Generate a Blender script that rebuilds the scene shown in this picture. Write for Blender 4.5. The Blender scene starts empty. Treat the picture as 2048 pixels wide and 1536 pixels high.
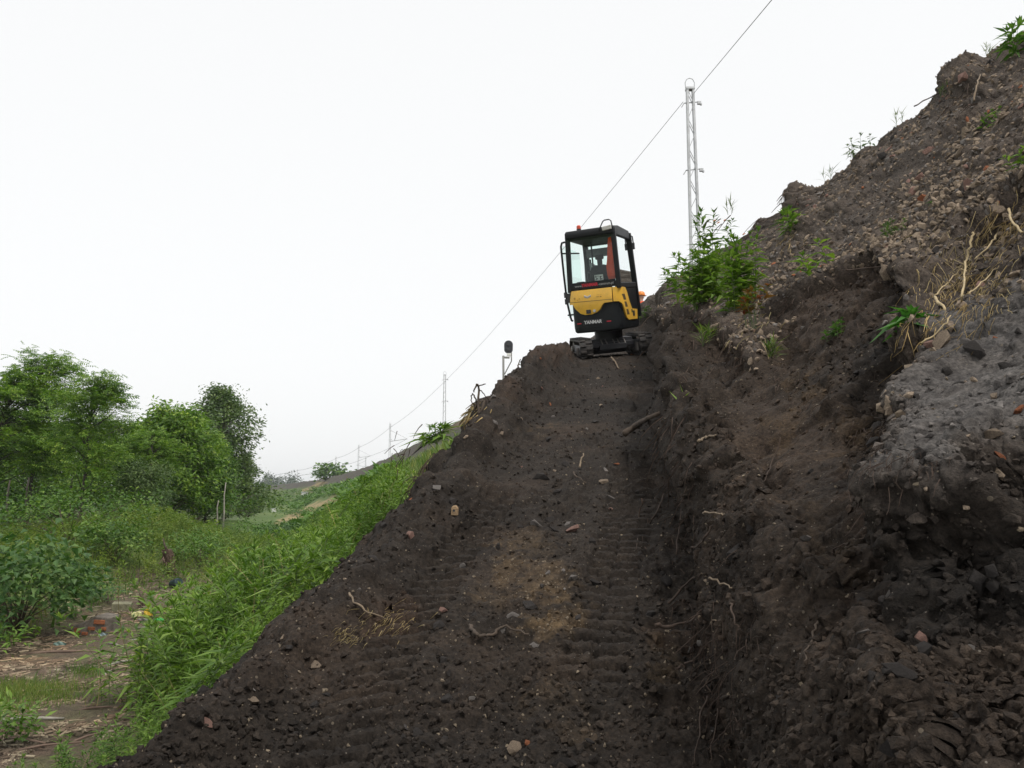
import bpy, bmesh, math, random
import numpy as np
from mathutils import Vector, Matrix, Euler
random.seed(7)
RNG = np.random.default_rng(7)
R = math.radians
SC = bpy.context.scene
COL = SC.collection

# ------------------------------------------------------------------ camera, sky, sun, exposure
F = 1607.0            # focal length in photo pixels (photo 2048 x 1536)
PITCH = R(7.87)       # camera tilted up; the eye is the origin of the scene
cam_d = bpy.data.cameras.new('camera')
cam_d.sensor_width = 36.0
cam_d.lens = 36.0 * F / 2048.0
cam_d.clip_start = 0.05
cam_d.clip_end = 6000.0
cam = bpy.data.objects.new('camera', cam_d)
cam.location = (0, 0, 0)
cam.rotation_euler = (math.pi / 2 + PITCH, 0, 0)
COL.objects.link(cam)
SC.camera = cam

SUN_EL, SUN_AZ = R(55), R(138)      # azimuth clockwise from +Y: behind the camera, to the right
world = bpy.data.worlds.new('World')
SC.world = world
world.use_nodes = True
wn = world.node_tree
wn.nodes.clear()
w_out = wn.nodes.new('ShaderNodeOutputWorld')
w_bg = wn.nodes.new('ShaderNodeBackground')
w_sky = wn.nodes.new('ShaderNodeTexSky')
w_sky.sky_type = 'NISHITA'
w_sky.sun_disc = False
w_sky.sun_elevation = SUN_EL
w_sky.sun_rotation = SUN_AZ
w_sky.dust_density = 4.0
w_sky.air_density = 1.0
w_hsv = wn.nodes.new('ShaderNodeHueSaturation')
w_hsv.inputs['Saturation'].default_value = 0.25
w_mix = wn.nodes.new('ShaderNodeMix')
w_mix.data_type = 'RGBA'
w_mix.inputs['Factor'].default_value = 0.82          # closed overcast in front of the clear sky
w_mix.inputs['B'].default_value = (7.3, 7.35, 7.35, 1)
wn.links.new(w_sky.outputs['Color'], w_hsv.inputs['Color'])
wn.links.new(w_hsv.outputs['Color'], w_mix.inputs['A'])
wn.links.new(w_mix.outputs['Result'], w_bg.inputs['Color'])
w_bg.inputs['Strength'].default_value = 0.15
wn.links.new(w_bg.outputs['Background'], w_out.inputs['Surface'])

sun_d = bpy.data.lights.new('sun', 'SUN')
sun_d.energy = 1.9
sun_d.angle = R(12)
sun_d.color = (1.0, 0.96, 0.9)
sun = bpy.data.objects.new('sun', sun_d)
sd = Vector((math.sin(SUN_AZ) * math.cos(SUN_EL), math.cos(SUN_AZ) * math.cos(SUN_EL), math.sin(SUN_EL)))
sun.rotation_euler = sd.to_track_quat('Z', 'Y').to_euler()
sun.location = sd * 60
COL.objects.link(sun)

SC.view_settings.view_transform = 'Standard'
SC.view_settings.look = 'None'
SC.view_settings.exposure = 0.0
SC.view_settings.gamma = 1.0
SC.view_settings.use_curve_mapping = False
SC.cycles.max_bounces = 6
SC.cycles.transparent_max_bounces = 12
SC.cycles.volume_bounces = 0
SC.cycles.use_denoising = True

# ------------------------------------------------------------------ numbers: projection and noise
CP, SP = math.cos(PITCH), math.sin(PITCH)
def ray(px, py):
    a, b = (px - 1024) / F, (768 - py) / F
    return np.array([a, CP - SP * b, SP + CP * b])
def at(px, py, Y):
    """the point on a photo pixel's line of sight at horizontal depth Y"""
    r = ray(px, py)
    return r * (Y / r[1])
def project(P):
    d = P[..., 1] * CP + P[..., 2] * SP
    d = np.where(d < 0.05, 0.05, d)
    return 1024 + F * P[..., 0] / d, 768 - F * (-P[..., 1] * SP + P[..., 2] * CP) / d

def _hash(ix, iy, iz, seed):
    h = (ix.astype(np.uint32) * np.uint32(374761393) + iy.astype(np.uint32) * np.uint32(668265263)
         + iz.astype(np.uint32) * np.uint32(2147483647) + np.uint32(seed * 1274126177 & 0xffffffff))
    h = (h ^ (h >> np.uint32(13))) * np.uint32(1274126177)
    h = (h ^ (h >> np.uint32(16))) * np.uint32(2246822519)
    h = h ^ (h >> np.uint32(15))
    return (h & np.uint32(0xffffff)).astype(np.float32) / np.float32(0x7fffff) - 1.0
def noise(P, freq, seed=0):
    """value noise in -1..1; freq a number or three"""
    Q = P * np.asarray(freq, dtype=np.float64)
    I = np.floor(Q).astype(np.int64)
    f = (Q - I).astype(np.float32)
    u = f * f * f * (f * (f * 6 - 15) + 10)
    r = 0
    for dx in (0, 1):
        wx = u[..., 0] if dx else 1 - u[..., 0]
        for dy in (0, 1):
            wy = u[..., 1] if dy else 1 - u[..., 1]
            for dz in (0, 1):
                wz = u[..., 2] if dz else 1 - u[..., 2]
                r = r + wx * wy * wz * _hash(I[..., 0] + dx, I[..., 1] + dy, I[..., 2] + dz, seed)
    return r
_ROT = np.array([[0.0, 0.8, 0.6], [-0.8, 0.36, -0.48], [-0.6, -0.48, 0.64]])
def fbm(P, freq, octaves=3, seed=0, gain=0.5):
    a, s, r = 1.0, 0.0, 0
    Q = P * np.asarray(freq, dtype=np.float64)
    for o in range(octaves):
        r = r + a * noise(Q, 1.0, seed + o)
        s += a
        a *= gain
        Q = (Q @ _ROT.T) * 2.03
    return r / s * 1.5
def sstep(a, b, x):
    t = np.clip((x - a) / (b - a), 0, 1)
    return t * t * (3 - 2 * t)

# ------------------------------------------------------------------ the lie of the land
def Xc(Y):                       # upper edge of the railway embankment, bending away to the left
    return 7.5 - 0.19 * Y - 0.0003 * Y * np.abs(Y)
_q = np.arange(-40, 80, 0.05)
_z = np.interp(_q, [-40, -6, 0, 5.8, 10.2, 80], [5.0, 5.0, 5.0, 0.0, -2.6, -2.6])
_k = np.ones(15) / 15
_z = np.convolve(np.pad(_z, 7, mode='edge'), _k, 'valid')
def XL(Y): return np.interp(Y, [-4, 0, 2.5, 5, 10, 15, 17, 30], [-2.4, -1.75, -1.32, -0.74, 0.05, 0.84, 1.25, 2.0])
def XR(Y): return np.interp(Y, [-4, 0, 2.5, 5, 10, 15, 17, 30], [0.1, 0.33, 0.64, 1.04, 1.88, 2.74, 3.0, 4.0])
def zramp(Y):
    return np.interp(Y, [-6, 0, 8, 14.3, 15.4, 16.6, 40], [-2.6, -1.6, 0.72, 2.44, 2.70, 2.76, 2.76])
def smin(a, b, k): 
    h = np.clip(0.5 + 0.5 * (b - a) / k, 0, 1); return b * (1 - h) + a * h - k * h * (1 - h)
def smax(a, b, k): return -smin(-a, -b, k)
def natural(X, Y):
    q = Xc(Y) - X
    q = q + 1.1 * sstep(10, 4, Y) * sstep(6, 8, q)      # steeper beside the near end of the ramp
    z = np.interp(q, _q, _z) + 0.28 * sstep(14, 8, Y) * sstep(5, 0, q)
    # the ditch's left bank and the grassy mound in front of the wood
    t = -11.3 + q * 0 
    bank = sstep(12.8, 15.5, q) * 0.75 * sstep(9, 16, Y) + sstep(15, 24, q) * 0.35
    z = z + bank
    z = z + 1.05 * np.exp(-((X + 13.0) / 3.2) ** 2 - ((Y - 31) / 5.0) ** 2)
    return z
def height(X, Y):
    n = natural(X, Y)
    xl, xr, zr = XL(Y), XR(Y), zramp(Y)
    xm = (xl + xr) / 2
    rs = zr + 0.07 * (X - xm)
    rR, rL = zr + 0.07 * (xr - xm), zr + 0.07 * (xl - xm)
    bw = sstep(5.5, 10.5, Y) * (1 - 0.8 * sstep(11.8, 14.2, Y)) * (1 - sstep(14.5, 16, Y))
    berm = (0.13 + 0.33 * bw) * np.exp(-((X - xl - 0.22 + 0.10 * bw) / (0.16 + 0.10 * bw)) ** 2)
    cut = rR + (X - xr) * 4.5
    fill = rL + (X - xl) * 1.1
    z = np.where(X > xr, smin(n + 0.04 + 0.30 * np.exp(-np.clip(X - xr, 0, 9) / 0.6), np.maximum(cut, rR), 0.05), np.where(X < xl, smax(n, fill, 0.15), rs))
    z = z + berm
    w = 1 - sstep(15.5, 19, Y)
    z = n * (1 - w) + z * w
    z = z + 0.50 * np.exp(-((X - 1.0) / 0.6) ** 2 - ((Y - 17.4) / 0.9) ** 2)
    return z

# ------------------------------------------------------------------ helpers: meshes, things, materials
def mesh_np(name, V, Fc, smooth=False):
    """fast mesh from arrays; Fc (n,3) or (n,4)"""
    V = np.ascontiguousarray(V, dtype=np.float32); Fc = np.ascontiguousarray(Fc, dtype=np.int32)
    me = bpy.data.meshes.new(name)
    n, k = Fc.shape
    me.vertices.add(len(V)); me.vertices.foreach_set('co', V.ravel())
    me.loops.add(n * k); me.loops.foreach_set('vertex_index', Fc.ravel())
    me.polygons.add(n); me.polygons.foreach_set('loop_start', np.arange(0, n * k, k, dtype=np.int32))
    try: me.polygons.foreach_set('loop_total', np.full(n, k, dtype=np.int32))
    except Exception: pass
    me.polygons.foreach_set('use_smooth', np.full(n, bool(smooth)))
    me.update(calc_edges=True)
    return me
def vcol(me, name, C):
    C = np.asarray(C, dtype=np.float32)
    if C.shape[1] == 3: C = np.concatenate([C, np.ones((len(C), 1), np.float32)], 1)
    a = me.attributes.new(name, 'FLOAT_COLOR', 'POINT')
    a.data.foreach_set('color', np.ascontiguousarray(C).ravel())
def link(name, me, mat=None, parent=None, loc=None, M=None):
    o = bpy.data.objects.new(name, me)
    COL.objects.link(o)
    if mat is not None and me is not None and len(me.materials) == 0: me.materials.append(mat)
    if parent is not None: o.parent = parent
    if loc is not None: o.location = loc
    if M is not None: o.matrix_world = M
    return o
def tag(o, label=None, cat=None, group=None, kind=None):
    if label: o['label'] = label
    if cat: o['category'] = cat
    if group: o['group'] = group
    if kind: o['kind'] = kind
    return o
def empty(name, loc=(0, 0, 0), rz=0.0):
    o = bpy.data.objects.new(name, None); COL.objects.link(o)
    o.location = loc; o.rotation_euler = (0, 0, rz); o.empty_display_size = 0.2
    return o
def copy_tree(o, parent=None):
    c = o.copy(); COL.objects.link(c); c.parent = parent
    for ch in list(o.children): copy_tree(ch, c)
    return c

class MB:
    """collects shapes into one mesh"""
    def __init__(s): s.v = []; s.f = []
    def add(s, V, Fc):
        b = len(s.v); s.v += [tuple(map(float, p)) for p in V]; s.f += [tuple(i + b for i in f) for f in Fc]; return s
    def box(s, c, d, M=None):
        x, y, z = [q / 2 for q in d]
        V = [Vector((i * x, j * y, k * z)) for i in (-1, 1) for j in (-1, 1) for k in (-1, 1)]
        if M is not None: V = [M @ p for p in V]
        V = [p + Vector(c) for p in V]
        return s.add(V, [(0, 1, 3, 2), (4, 6, 7, 5), (0, 4, 5, 1), (2, 3, 7, 6), (0, 2, 6, 4), (1, 5, 7, 3)])
    def bar(s, a, b, w, h=None, up=(0, 0, 1)):
        a, b = Vector(a), Vector(b); h = h or w
        d = (b - a); L = d.length
        if L < 1e-6: return s
        z = d.normalized(); x = Vector(up).cross(z)
        if x.length < 1e-3: x = Vector((1, 0, 0)).cross(z)
        x.normalize(); y = z.cross(x)
        M = Matrix((x, y, z)).transposed()
        return s.box((a + b) / 2, (w, h, L), M)
    def tube(s, pts, r, n=8, cap=True):
        pts = [Vector(p) for p in pts]; rs = r if isinstance(r, (list, tuple)) else [r] * len(pts)
        b = len(s.v); m = len(pts); prev = None
        for i, p in enumerate(pts):
            t = (pts[min(i + 1, m - 1)] - pts[max(i - 1, 0)])
            t = t.normalized() if t.length > 1e-9 else Vector((0, 0, 1))
            if prev is None:
                x = t.orthogonal().normalized()
            else:
                x = prev - t * prev.dot(t); x = x.normalized() if x.length > 1e-6 else t.orthogonal().normalized()
            prev = x; y = t.cross(x)
            for k in range(n):
                a = 2 * math.pi * k / n
                q = p + (x * math.cos(a) + y * math.sin(a)) * rs[i]
                s.v.append((q.x, q.y, q.z))
        for i in range(m - 1):
            for k in range(n):
                k2 = (k + 1) % n
                s.f.append((b + i * n + k, b + i * n + k2, b + (i + 1) * n + k2, b + (i + 1) * n + k))
        if cap:
            s.f.append(tuple(b + k for k in reversed(range(n)))); s.f.append(tuple(b + (m - 1) * n + k for k in range(n)))
        return s
    def prism(s, poly, a, b, axis='y'):
        """polygon (2d) extruded from a to b along axis; 2d coords are the other two axes in order"""
        n = len(poly)
        def P(u, v, w): return {'x': (w, u, v), 'y': (u, w, v), 'z': (u, v, w)}[axis]
        V = [P(u, v, a) for u, v in poly] + [P(u, v, b) for u, v in poly]
        return s.add(V, [tuple(range(n - 1, -1, -1)), tuple(range(n, 2 * n))] + [(i, (i + 1) % n, (i + 1) % n + n, i + n) for i in range(n)])
    def cyl(s, c, r, h, n=16, axis='z'):
        d = {'x': Vector((h / 2, 0, 0)), 'y': Vector((0, h / 2, 0)), 'z': Vector((0, 0, h / 2))}[axis]
        c = Vector(c)
        return s.tube([c - d, c + d], r, n)
    def build(s, name, mat, parent=None, M=None, smooth=False, bevel=0.0):
        V = s.v if M is None else [tuple(M @ Vector(p)) for p in s.v]
        me = bpy.data.meshes.new(name); me.from_pydata(V, [], s.f); me.update()
        bm = bmesh.new(); bm.from_mesh(me); bmesh.ops.recalc_face_normals(bm, faces=bm.faces); bm.to_mesh(me); bm.free()
        if smooth: me.polygons.foreach_set('use_smooth', np.ones(len(me.polygons), bool))
        o = link(name, me, mat, parent)
        if bevel:
            m = o.modifiers.new('bevel', 'BEVEL'); m.width = bevel; m.segments = 2; m.limit_method = 'ANGLE'; m.angle_limit = R(35)
        return o

class NT:
    def __init__(s, name):
        s.m = bpy.data.materials.new(name); s.m.use_nodes = True; s.t = s.m.node_tree; s.t.nodes.clear()
        s.out = s.n('ShaderNodeOutputMaterial')
    def n(s, typ, **kw):
        nd = s.t.nodes.new(typ)
        for k, v in kw.items():
            if k.startswith('i_'):
                nd.inputs[k[2:].replace('_', ' ')].default_value = v
            else: setattr(nd, k, v)
        return nd
    def l(s, a, b): s.t.links.new(a, b)
    def ramp(s, src, stops):
        r = s.n('ShaderNodeValToRGB'); e = r.color_ramp.elements
        while len(e) < len(stops): e.new(0.5)
        for i, (p, c) in enumerate(stops):
            e[i].position = p; e[i].color = c if len(c) == 4 else (*c, 1)
        s.l(src, r.inputs['Fac']); return r.outputs['Color']
    def mul(s, a, b, fac=1.0, blend='MULTIPLY'):
        m = s.n('ShaderNodeMix', data_type='RGBA', blend_type=blend); m.inputs['Factor'].default_value = fac
        for v, k in ((a, 'A'), (b, 'B')):
            if hasattr(v, 'node'): s.l(v, m.inputs[k])
            else: m.inputs[k].default_value = (*v, 1) if len(v) == 3 else v
        return m.outputs['Result']
    def noise(s, scale, detail=3, rough=0.55, vec=None):
        nz = s.n('ShaderNodeTexNoise'); nz.inputs['Scale'].default_value = scale; nz.inputs['Detail'].default_value = detail; nz.inputs['Roughness'].default_value = rough
        if vec is not None: s.l(vec, nz.inputs['Vector'])
        return nz
    def coord(s, kind='Object'):
        return s.n('ShaderNodeTexCoord').outputs[kind]

def plain(name, c, rough=0.6, metal=0.0, var=0.25, scale=6.0, bump=0.15, dirt=None, dirt_amt=0.35, spec=0.5, coat=0.0):
    """paint, metal, rubber, plastic: base colour broken up by noise, a little relief, optional dirt"""
    t = NT(name); vec = t.coord()
    nz = t.noise(scale, 5, 0.6, vec)
    lo = tuple(x * (1 - var) for x in c); hi = tuple(min(1, x * (1 + var * 0.7)) for x in c)
    col = t.ramp(nz.outputs['Fac'], [(0.3, lo), (0.7, hi)])
    if dirt is not None:
        dz = t.noise(scale * 1.7, 6, 0.7, vec)
        fac = t.ramp(dz.outputs['Fac'], [(0.45, (0, 0, 0)), (0.75, (dirt_amt,) * 3)])
        m = t.n('ShaderNodeMix', data_type='RGBA'); t.l(fac, m.inputs['Factor']); t.l(col, m.inputs['A']); m.inputs['B'].default_value = (*dirt, 1)
        col = m.outputs['Result']
    b = t.n('ShaderNodeBsdfPrincipled'); t.l(col, b.inputs['Base Color'])
    b.inputs['Metallic'].default_value = metal
    b.inputs['Specular IOR Level'].default_value = spec
    b.inputs['Coat Weight'].default_value = coat
    rr = t.n('ShaderNodeMapRange'); t.l(nz.outputs['Fac'], rr.inputs['Value'])
    rr.inputs['To Min'].default_value = max(0.02, rough - 0.12); rr.inputs['To Max'].default_value = min(1, rough + 0.12)
    t.l(rr.outputs['Result'], b.inputs['Roughness'])
    if bump:
        bz = t.noise(scale * 12, 4, 0.6, vec); bp = t.n('ShaderNodeBump'); bp.inputs['Strength'].default_value = bump; bp.inputs['Distance'].default_value = 0.01
        t.l(bz.outputs['Fac'], bp.inputs['Height']); t.l(bp.outputs['Normal'], b.inputs['Normal'])
    t.l(b.outputs['BSDF'], t.out.inputs['Surface'])
    return t.m
def leafy(name, c1, c2, c3=None, trans=0.35, rough=0.5):
    """leaves: each leaf its own green, some light passing through"""
    t = NT(name)
    g = t.n('ShaderNodeNewGeometry')
    stops = [(0.0, c1), (0.6, c2), (1.0, c3 or c2)]
    col = t.ramp(g.outputs['Random Per Island'], stops)
    nz = t.noise(0.9, 3, 0.5, t.n('ShaderNodeNewGeometry').outputs['Position'])
    col = t.mul(col, t.ramp(nz.outputs['Fac'], [(0.3, (0.58, 0.66, 0.62)), (0.5, (1.0, 1.0, 0.9)), (0.72, (1.35, 1.2, 0.9))]))
    b = t.n('ShaderNodeBsdfPrincipled'); t.l(col, b.inputs['Base Color']); b.inputs['Roughness'].default_value = rough; b.inputs['Specular IOR Level'].default_value = 0.35
    tr = t.n('ShaderNodeBsdfTranslucent'); t.l(t.mul(col, (1.0, 1.15, 0.5)), tr.inputs['Color'])
    mx = t.n('ShaderNodeMixShader'); mx.inputs['Fac'].default_value = trans
    t.l(b.outputs['BSDF'], mx.inputs[1]); t.l(tr.outputs['BSDF'], mx.inputs[2]); t.l(mx.outputs['Shader'], t.out.inputs['Surface'])
    return t.m
def soil(name, speck=True, bump=0.6):
    """earth: colour of each place from the attribute, broken up by grains and light specks of grit"""
    t = NT(name)
    pos = t.n('ShaderNodeNewGeometry').outputs['Position']
    a = t.n('ShaderNodeAttribute'); a.attribute_name = 'Col'
    n1 = t.noise(9, 6, 0.65, pos); n2 = t.noise(60, 5, 0.7, pos)
    col = t.mul(a.outputs['Color'], t.ramp(n1.outputs['Fac'], [(0.3, (0.62, 0.6, 0.6)), (0.72, (1.45, 1.42, 1.38))]))
    col = t.mul(col, t.ramp(n2.outputs['Fac'], [(0.32, (0.45, 0.45, 0.45)), (0.68, (1.6, 1.57, 1.52))]))
    if speck:
        for sc, thr, c in ((55, 0.09, (0.17, 0.14, 0.105)), (120, 0.09, (0.24, 0.21, 0.175)), (26, 0.06, (0.09, 0.07, 0.052))):
            v = t.n('ShaderNodeTexVoronoi'); v.inputs['Scale'].default_value = sc; t.l(pos, v.inputs['Vector'])
            sz = t.n('ShaderNodeSeparateColor'); t.l(v.outputs['Color'], sz.inputs['Color'])
            th = t.n('ShaderNodeMath', operation='MULTIPLY'); t.l(sz.outputs['Red'], th.inputs[0]); t.l(sz.outputs['Green'], th.inputs[1])
            rd = t.n('ShaderNodeMapRange'); t.l(th.outputs[0], rd.inputs['Value']); rd.inputs['From Min'].default_value = 0.55; rd.inputs['From Max'].default_value = 1.0; rd.inputs['To Max'].default_value = thr * 4.2
            ls = t.n('ShaderNodeMath', operation='LESS_THAN'); t.l(v.outputs['Distance'], ls.inputs[0]); t.l(rd.outputs['Result'], ls.inputs[1])
            fm = t.n('ShaderNodeMath', operation='MULTIPLY'); t.l(ls.outputs[0], fm.inputs[0]); fm.inputs[1].default_value = 0.75
            m = t.n('ShaderNodeMix', data_type='RGBA'); t.l(fm.outputs[0], m.inputs['Factor']); t.l(col, m.inputs['A']); m.inputs['B'].default_value = (*c, 1)
            col = m.outputs['Result']
    b = t.n('ShaderNodeBsdfPrincipled'); t.l(col, b.inputs['Base Color']); b.inputs['Roughness'].default_value = 0.92; b.inputs['Specular IOR Level'].default_value = 0.25
    n3 = t.noise(140, 4, 0.7, pos)
    bp = t.n('ShaderNodeBump'); bp.inputs['Strength'].default_value = bump; bp.inputs['Distance'].default_value = 0.010
    t.l(n3.outputs['Fac'], bp.inputs['Height'])
    bp2 = t.n('ShaderNodeBump'); bp2.inputs['Strength'].default_value = bump; bp2.inputs['Distance'].default_value = 0.03
    t.l(n2.outputs['Fac'], bp2.inputs['Height']); t.l(bp2.outputs['Normal'], bp.inputs['Normal'])
    t.l(bp.outputs['Normal'], b.inputs['Normal'])
    t.l(b.outputs['BSDF'], t.out.inputs['Surface'])
    return t.m
# ------------------------------------------------------------------ the dark earth: ramp, spoil bank and cut slope
def seg_dist(px, py, poly, closed=True):
    """unsigned distance (pixels) to a polyline and inside mask"""
    d = np.full(px.shape, 1e9, np.float32); ins = np.zeros(px.shape, bool)
    n = len(poly)
    for i in range(n if closed else n - 1):
        x0, y0 = poly[i]; x1, y1 = poly[(i + 1) % n]
        ex, ey = x1 - x0, y1 - y0; L = ex * ex + ey * ey
        t = np.clip(((px - x0) * ex + (py - y0) * ey) / L, 0, 1)
        d = np.minimum(d, np.hypot(px - x0 - t * ex, py - y0 - t * ey))
        if closed:
            c = ((y0 > py) != (y1 > py)) & (px < (x1 - x0) * (py - y0) / (y1 - y0 + 1e-9) + x0)
            ins ^= c
    return d, ins
CUT = [(1290, 640), (1330, 628), (1380, 612), (1440, 650), (1505, 690), (1545, 620), (1600, 588), (1660, 572), (1705, 548), (1760, 520), (1835, 545),
       (1850, 600), (1835, 660), (1850, 700), (1915, 695), (1925, 725), (1895, 760), (1880, 830), (1808, 950), (1738, 1050), (1778, 1105), (1850, 1082), (1905, 1068),
       (1980, 1020), (2048, 980), (2300, 860), (2500, 790), (2500, 1900), (1000, 1900), (1000, 700)]
STEP = [(1840, 640), (1846, 570), (1890, 500), (1935, 470), (1985, 420), (2048, 365), (2300, 170), (2500, 60), (2500, 380), (2300, 470), (2048, 585), (1950, 640), (1880, 690)]
CRUST = [(1738, 1050), (1808, 950), (1880, 830), (1895, 760), (1925, 725), (1915, 695), (1950, 650), (2048, 590), (2300, 470), (2500, 380), (2500, 790), (2300, 860), (2048, 980),
         (1980, 1020), (1905, 1068), (1850, 1082), (1778, 1105)]
HOLLOW = [(1500, 690), (1560, 640), (1620, 660), (1600, 720), (1520, 740)]
def gauss(px, py, x, y, r, ry=None): return np.exp(-((px - x) / r) ** 2 - ((py - y) / (ry or r)) ** 2)

def earth_grid(karr, marr, nc):
    """rows at constant depth; columns closer together where the ground stands steep"""
    kc = np.concatenate([np.linspace(karr[0], .92, 330), np.linspace(.94, karr[-1], 26)]); mc = np.concatenate([np.linspace(marr[0], 1 / 1.2, 14)[:-1], np.linspace(1 / 1.2, marr[-1], 200)])
    K, M = np.meshgrid(kc, mc); Y = 1.0 / M; X = K * Y
    P, _, _ = earth_shape(X, Y, fine=False)
    d = np.hypot(np.diff(P[..., 0], axis=1), np.diff(P[..., 2], axis=1)) / Y[:, 1:]
    dk = np.diff(kc)[None] * np.ones_like(d)
    lim = np.where(Y < 20, XL(Y) - 2.3, np.maximum(XL(Y) - 1.5, Xc(Y) - 3.0))
    inside = ((X > lim - .1) & (X < Xc(Y) + 3))[:, 1:]
    w = np.where(inside, 0.35 * dk + 0.65 * np.minimum(d, dk * 9), 0.04 * dk) * np.where(kc[1:] > .93, .35, 1)[None]
    c = np.concatenate([np.zeros((len(mc), 1)), np.cumsum(w, 1)], 1); c /= c[:, -1:]
    pad = np.pad(c, ((4, 4), (0, 0)), mode='edge'); c = sum(pad[i:i + len(mc)] for i in range(9)) / 9
    t = np.linspace(0, 1, nc); Kc = np.stack([np.interp(t, c[i], kc) for i in range(len(mc))])
    f = np.interp(-marr, -mc, np.arange(len(mc))); i0 = np.clip(f.astype(int), 0, len(mc) - 2); fr = (f - i0)[:, None]
    Kf = Kc[i0] * (1 - fr) + Kc[i0 + 1] * fr
    Y = (1.0 / marr)[:, None] * np.ones((1, nc)); return Kf * Y, Y
def grid_normals(P):
    du = np.gradient(P, axis=1); dv = np.gradient(P, axis=0)
    n = np.cross(du, dv); n /= np.linalg.norm(n, axis=-1, keepdims=True) + 1e-12
    if np.median(n[..., 2]) < 0: n = -n
    return n
TRK = ((-1.06, 0.176), (-0.25, 0.183))
def earth_shape(X, Y, fine=True):
    P = np.stack([X, Y, height(X, Y)], -1)
    xr0 = XR(Y); zf = zramp(Y)
    hang = (0.5 + 0.5 * noise(np.stack([X * 0 + 3.3, Y, X * 0], -1), 1.1, 7)) * (1 - sstep(14, 17, Y))
    hang = 0.18 + 0.34 * hang
    up = sstep(0.0, 0.40, P[..., 2] - zf) * (X > xr0 - 0.02)
    P[..., 0] += (X > xr0 - 0.35) * 0.17 * sstep(-0.35, 0.0, X - xr0) * (1 - sstep(14, 17, Y)) - up * hang * np.exp(-np.clip(X - xr0 - 0.14, 0, 9) / 0.45) * (1 - sstep(14, 17, Y))
    N = grid_normals(P)
    u, v = project(P)
    mpp = np.clip(Y, 0.8, 60) / F                      # metres per photo pixel
    xr, xl = XR(Y), XL(Y)
    wall = sstep(0.0, 0.25, X - xr) * (1 - sstep(18.0, 22.0, Y))
    ramp = sstep(-0.1, 0.15, X - xl) * (1 - sstep(-0.05, 0.15, X - xr)) * (1 - sstep(15.5, 17, Y))
    spoil = (1 - sstep(0.25, 0.5, X - xl)) * (1 - sstep(16, 19, Y))
    # edges wander
    wob = fbm(P, 3.0, 3, 11)
    wob2 = fbm(P, 11.0, 2, 15)
    uu = u + (wob * 0.10 + wob2 * 0.012) / mpp; vv = v + (fbm(P, 2.2, 3, 21) * 0.10 + wob2 * 0.012) / mpp
    dC, iC = seg_dist(uu, vv, CUT); sC = np.where(iC, 1, -1) * dC * mpp
    dS, iS = seg_dist(uu, vv, STEP); sS = np.where(iS, 1, -1) * dS * mpp
    dK, iK = seg_dist(uu, vv, CRUST); sK = np.where(iK, 1, -1) * dK * mpp
    near = sstep(6, 2.5, Y)
    tw = 0.012 + 0.011 * np.clip(Y, 1, 12)
    cutw = sstep(-0.3, 1.0, sC / tw)
    stepw = sstep(-0.3, 1.0, sS / tw)
    dP, iP = seg_dist(u + wob * 30, v + wob * 25, [(1440, 760), (1560, 700), (1640, 800), (1720, 890), (1760, 1000), (1790, 1150), (1650, 1300), (1500, 1380), (1475, 1200), (1425, 1000)])
    slide = sstep(-30, 50, np.where(iP, dP, -dP)) * wall
    d = 0.0
    calm = (0.3 + 0.7 * sstep(2.2, 4.2, Y)) * (1 - 0.8 * slide)
    big = fbm(P, 0.9, 3, 1)
    d = d + big * ((0.08 + 0.05 * cutw) * wall * (1 - 0.5 * slide) + 0.06 * spoil + 0.035 * ramp + 0.05 * (1 - wall - ramp).clip(0, 1))
    soft = 1 - 0.65 * gauss(u, v, 1650, 640, 170, 120)
    calm = calm * soft
    # the cut: lowered, hollowed under its upper lip; the lip bulges
    hol = 0.6 + 0.4 * noise(P, 2.3, 5)
    d = d - wall * cutw * soft * (0.11 + (0.11 + 0.18 * sstep(4.5, 2.8, Y)) * hol * np.exp(-np.clip(sC - tw, 0, 9) / (0.10 + .01 * Y)))
    d = d + wall * (1 - cutw) * (0.05 * np.exp(-np.clip(-sC, 0, 9) / 0.10))
    d = d - wall * stepw * (0.05 + 0.10 * np.exp(-np.clip(sS - 0.08, 0, 9) / 0.2))
    d = d + wall * (1 - stepw) * 0.05 * np.exp(-np.clip(-sS, 0, 9) / 0.10)
    # ribs and gullies running down the cut face, clods on the near face
    fall = np.stack([P[..., 0] * 0.45, P[..., 1], P[..., 2] * 0.45], -1)
    rib = noise(fall + 0.15 * wob[..., None], 4.2, 31)
    rib2 = fbm(fall, 12.0, 2, 33)
    streak = np.stack([P[..., 0] * 0.12, P[..., 1], P[..., 2] * 0.12], -1)
    d = d + slide * (0.012 * fbm(streak, 16.0, 2, 34) - 0.012 * sstep(.25, .5, noise(streak, 9.0, 38)))
    d = d + wall * cutw * calm * (-0.10 * np.abs(rib) + 0.05 + 0.02 * rib2)
    slab = noise(P * np.array([0.6, 1.0, 0.6]) + 0.2 * wob[..., None], 2.6, 35); slab2 = noise(P + 0.1 * wob[..., None], 6.5, 36)
    d = d + wall * calm * ((0.03 + 0.04 * cutw) * sstep(-0.04, 0.06, slab) + 0.028 * sstep(0.0, 0.12, slab2))
    pit = noise(P * np.array([0.7, 1.0, 0.7]), 3.1, 37)
    d = d + 0.03 * wall * sstep(-0.01, 0.03, sK) * sstep(5, 3, Y)
    d = d - wall * cutw * 0.11 * calm * sstep(2.6, 4.0, Y) * sstep(0.30, 0.55, pit) - wall * (1 - cutw) * 0.04 * sstep(0.38, 0.6, pit)
    foot = np.exp(-((X - xr - 0.18) / 0.22) ** 2) * wall
    d = d + foot * (0.10 * fbm(P, 3.4, 3, 41) - 0.03)
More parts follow.
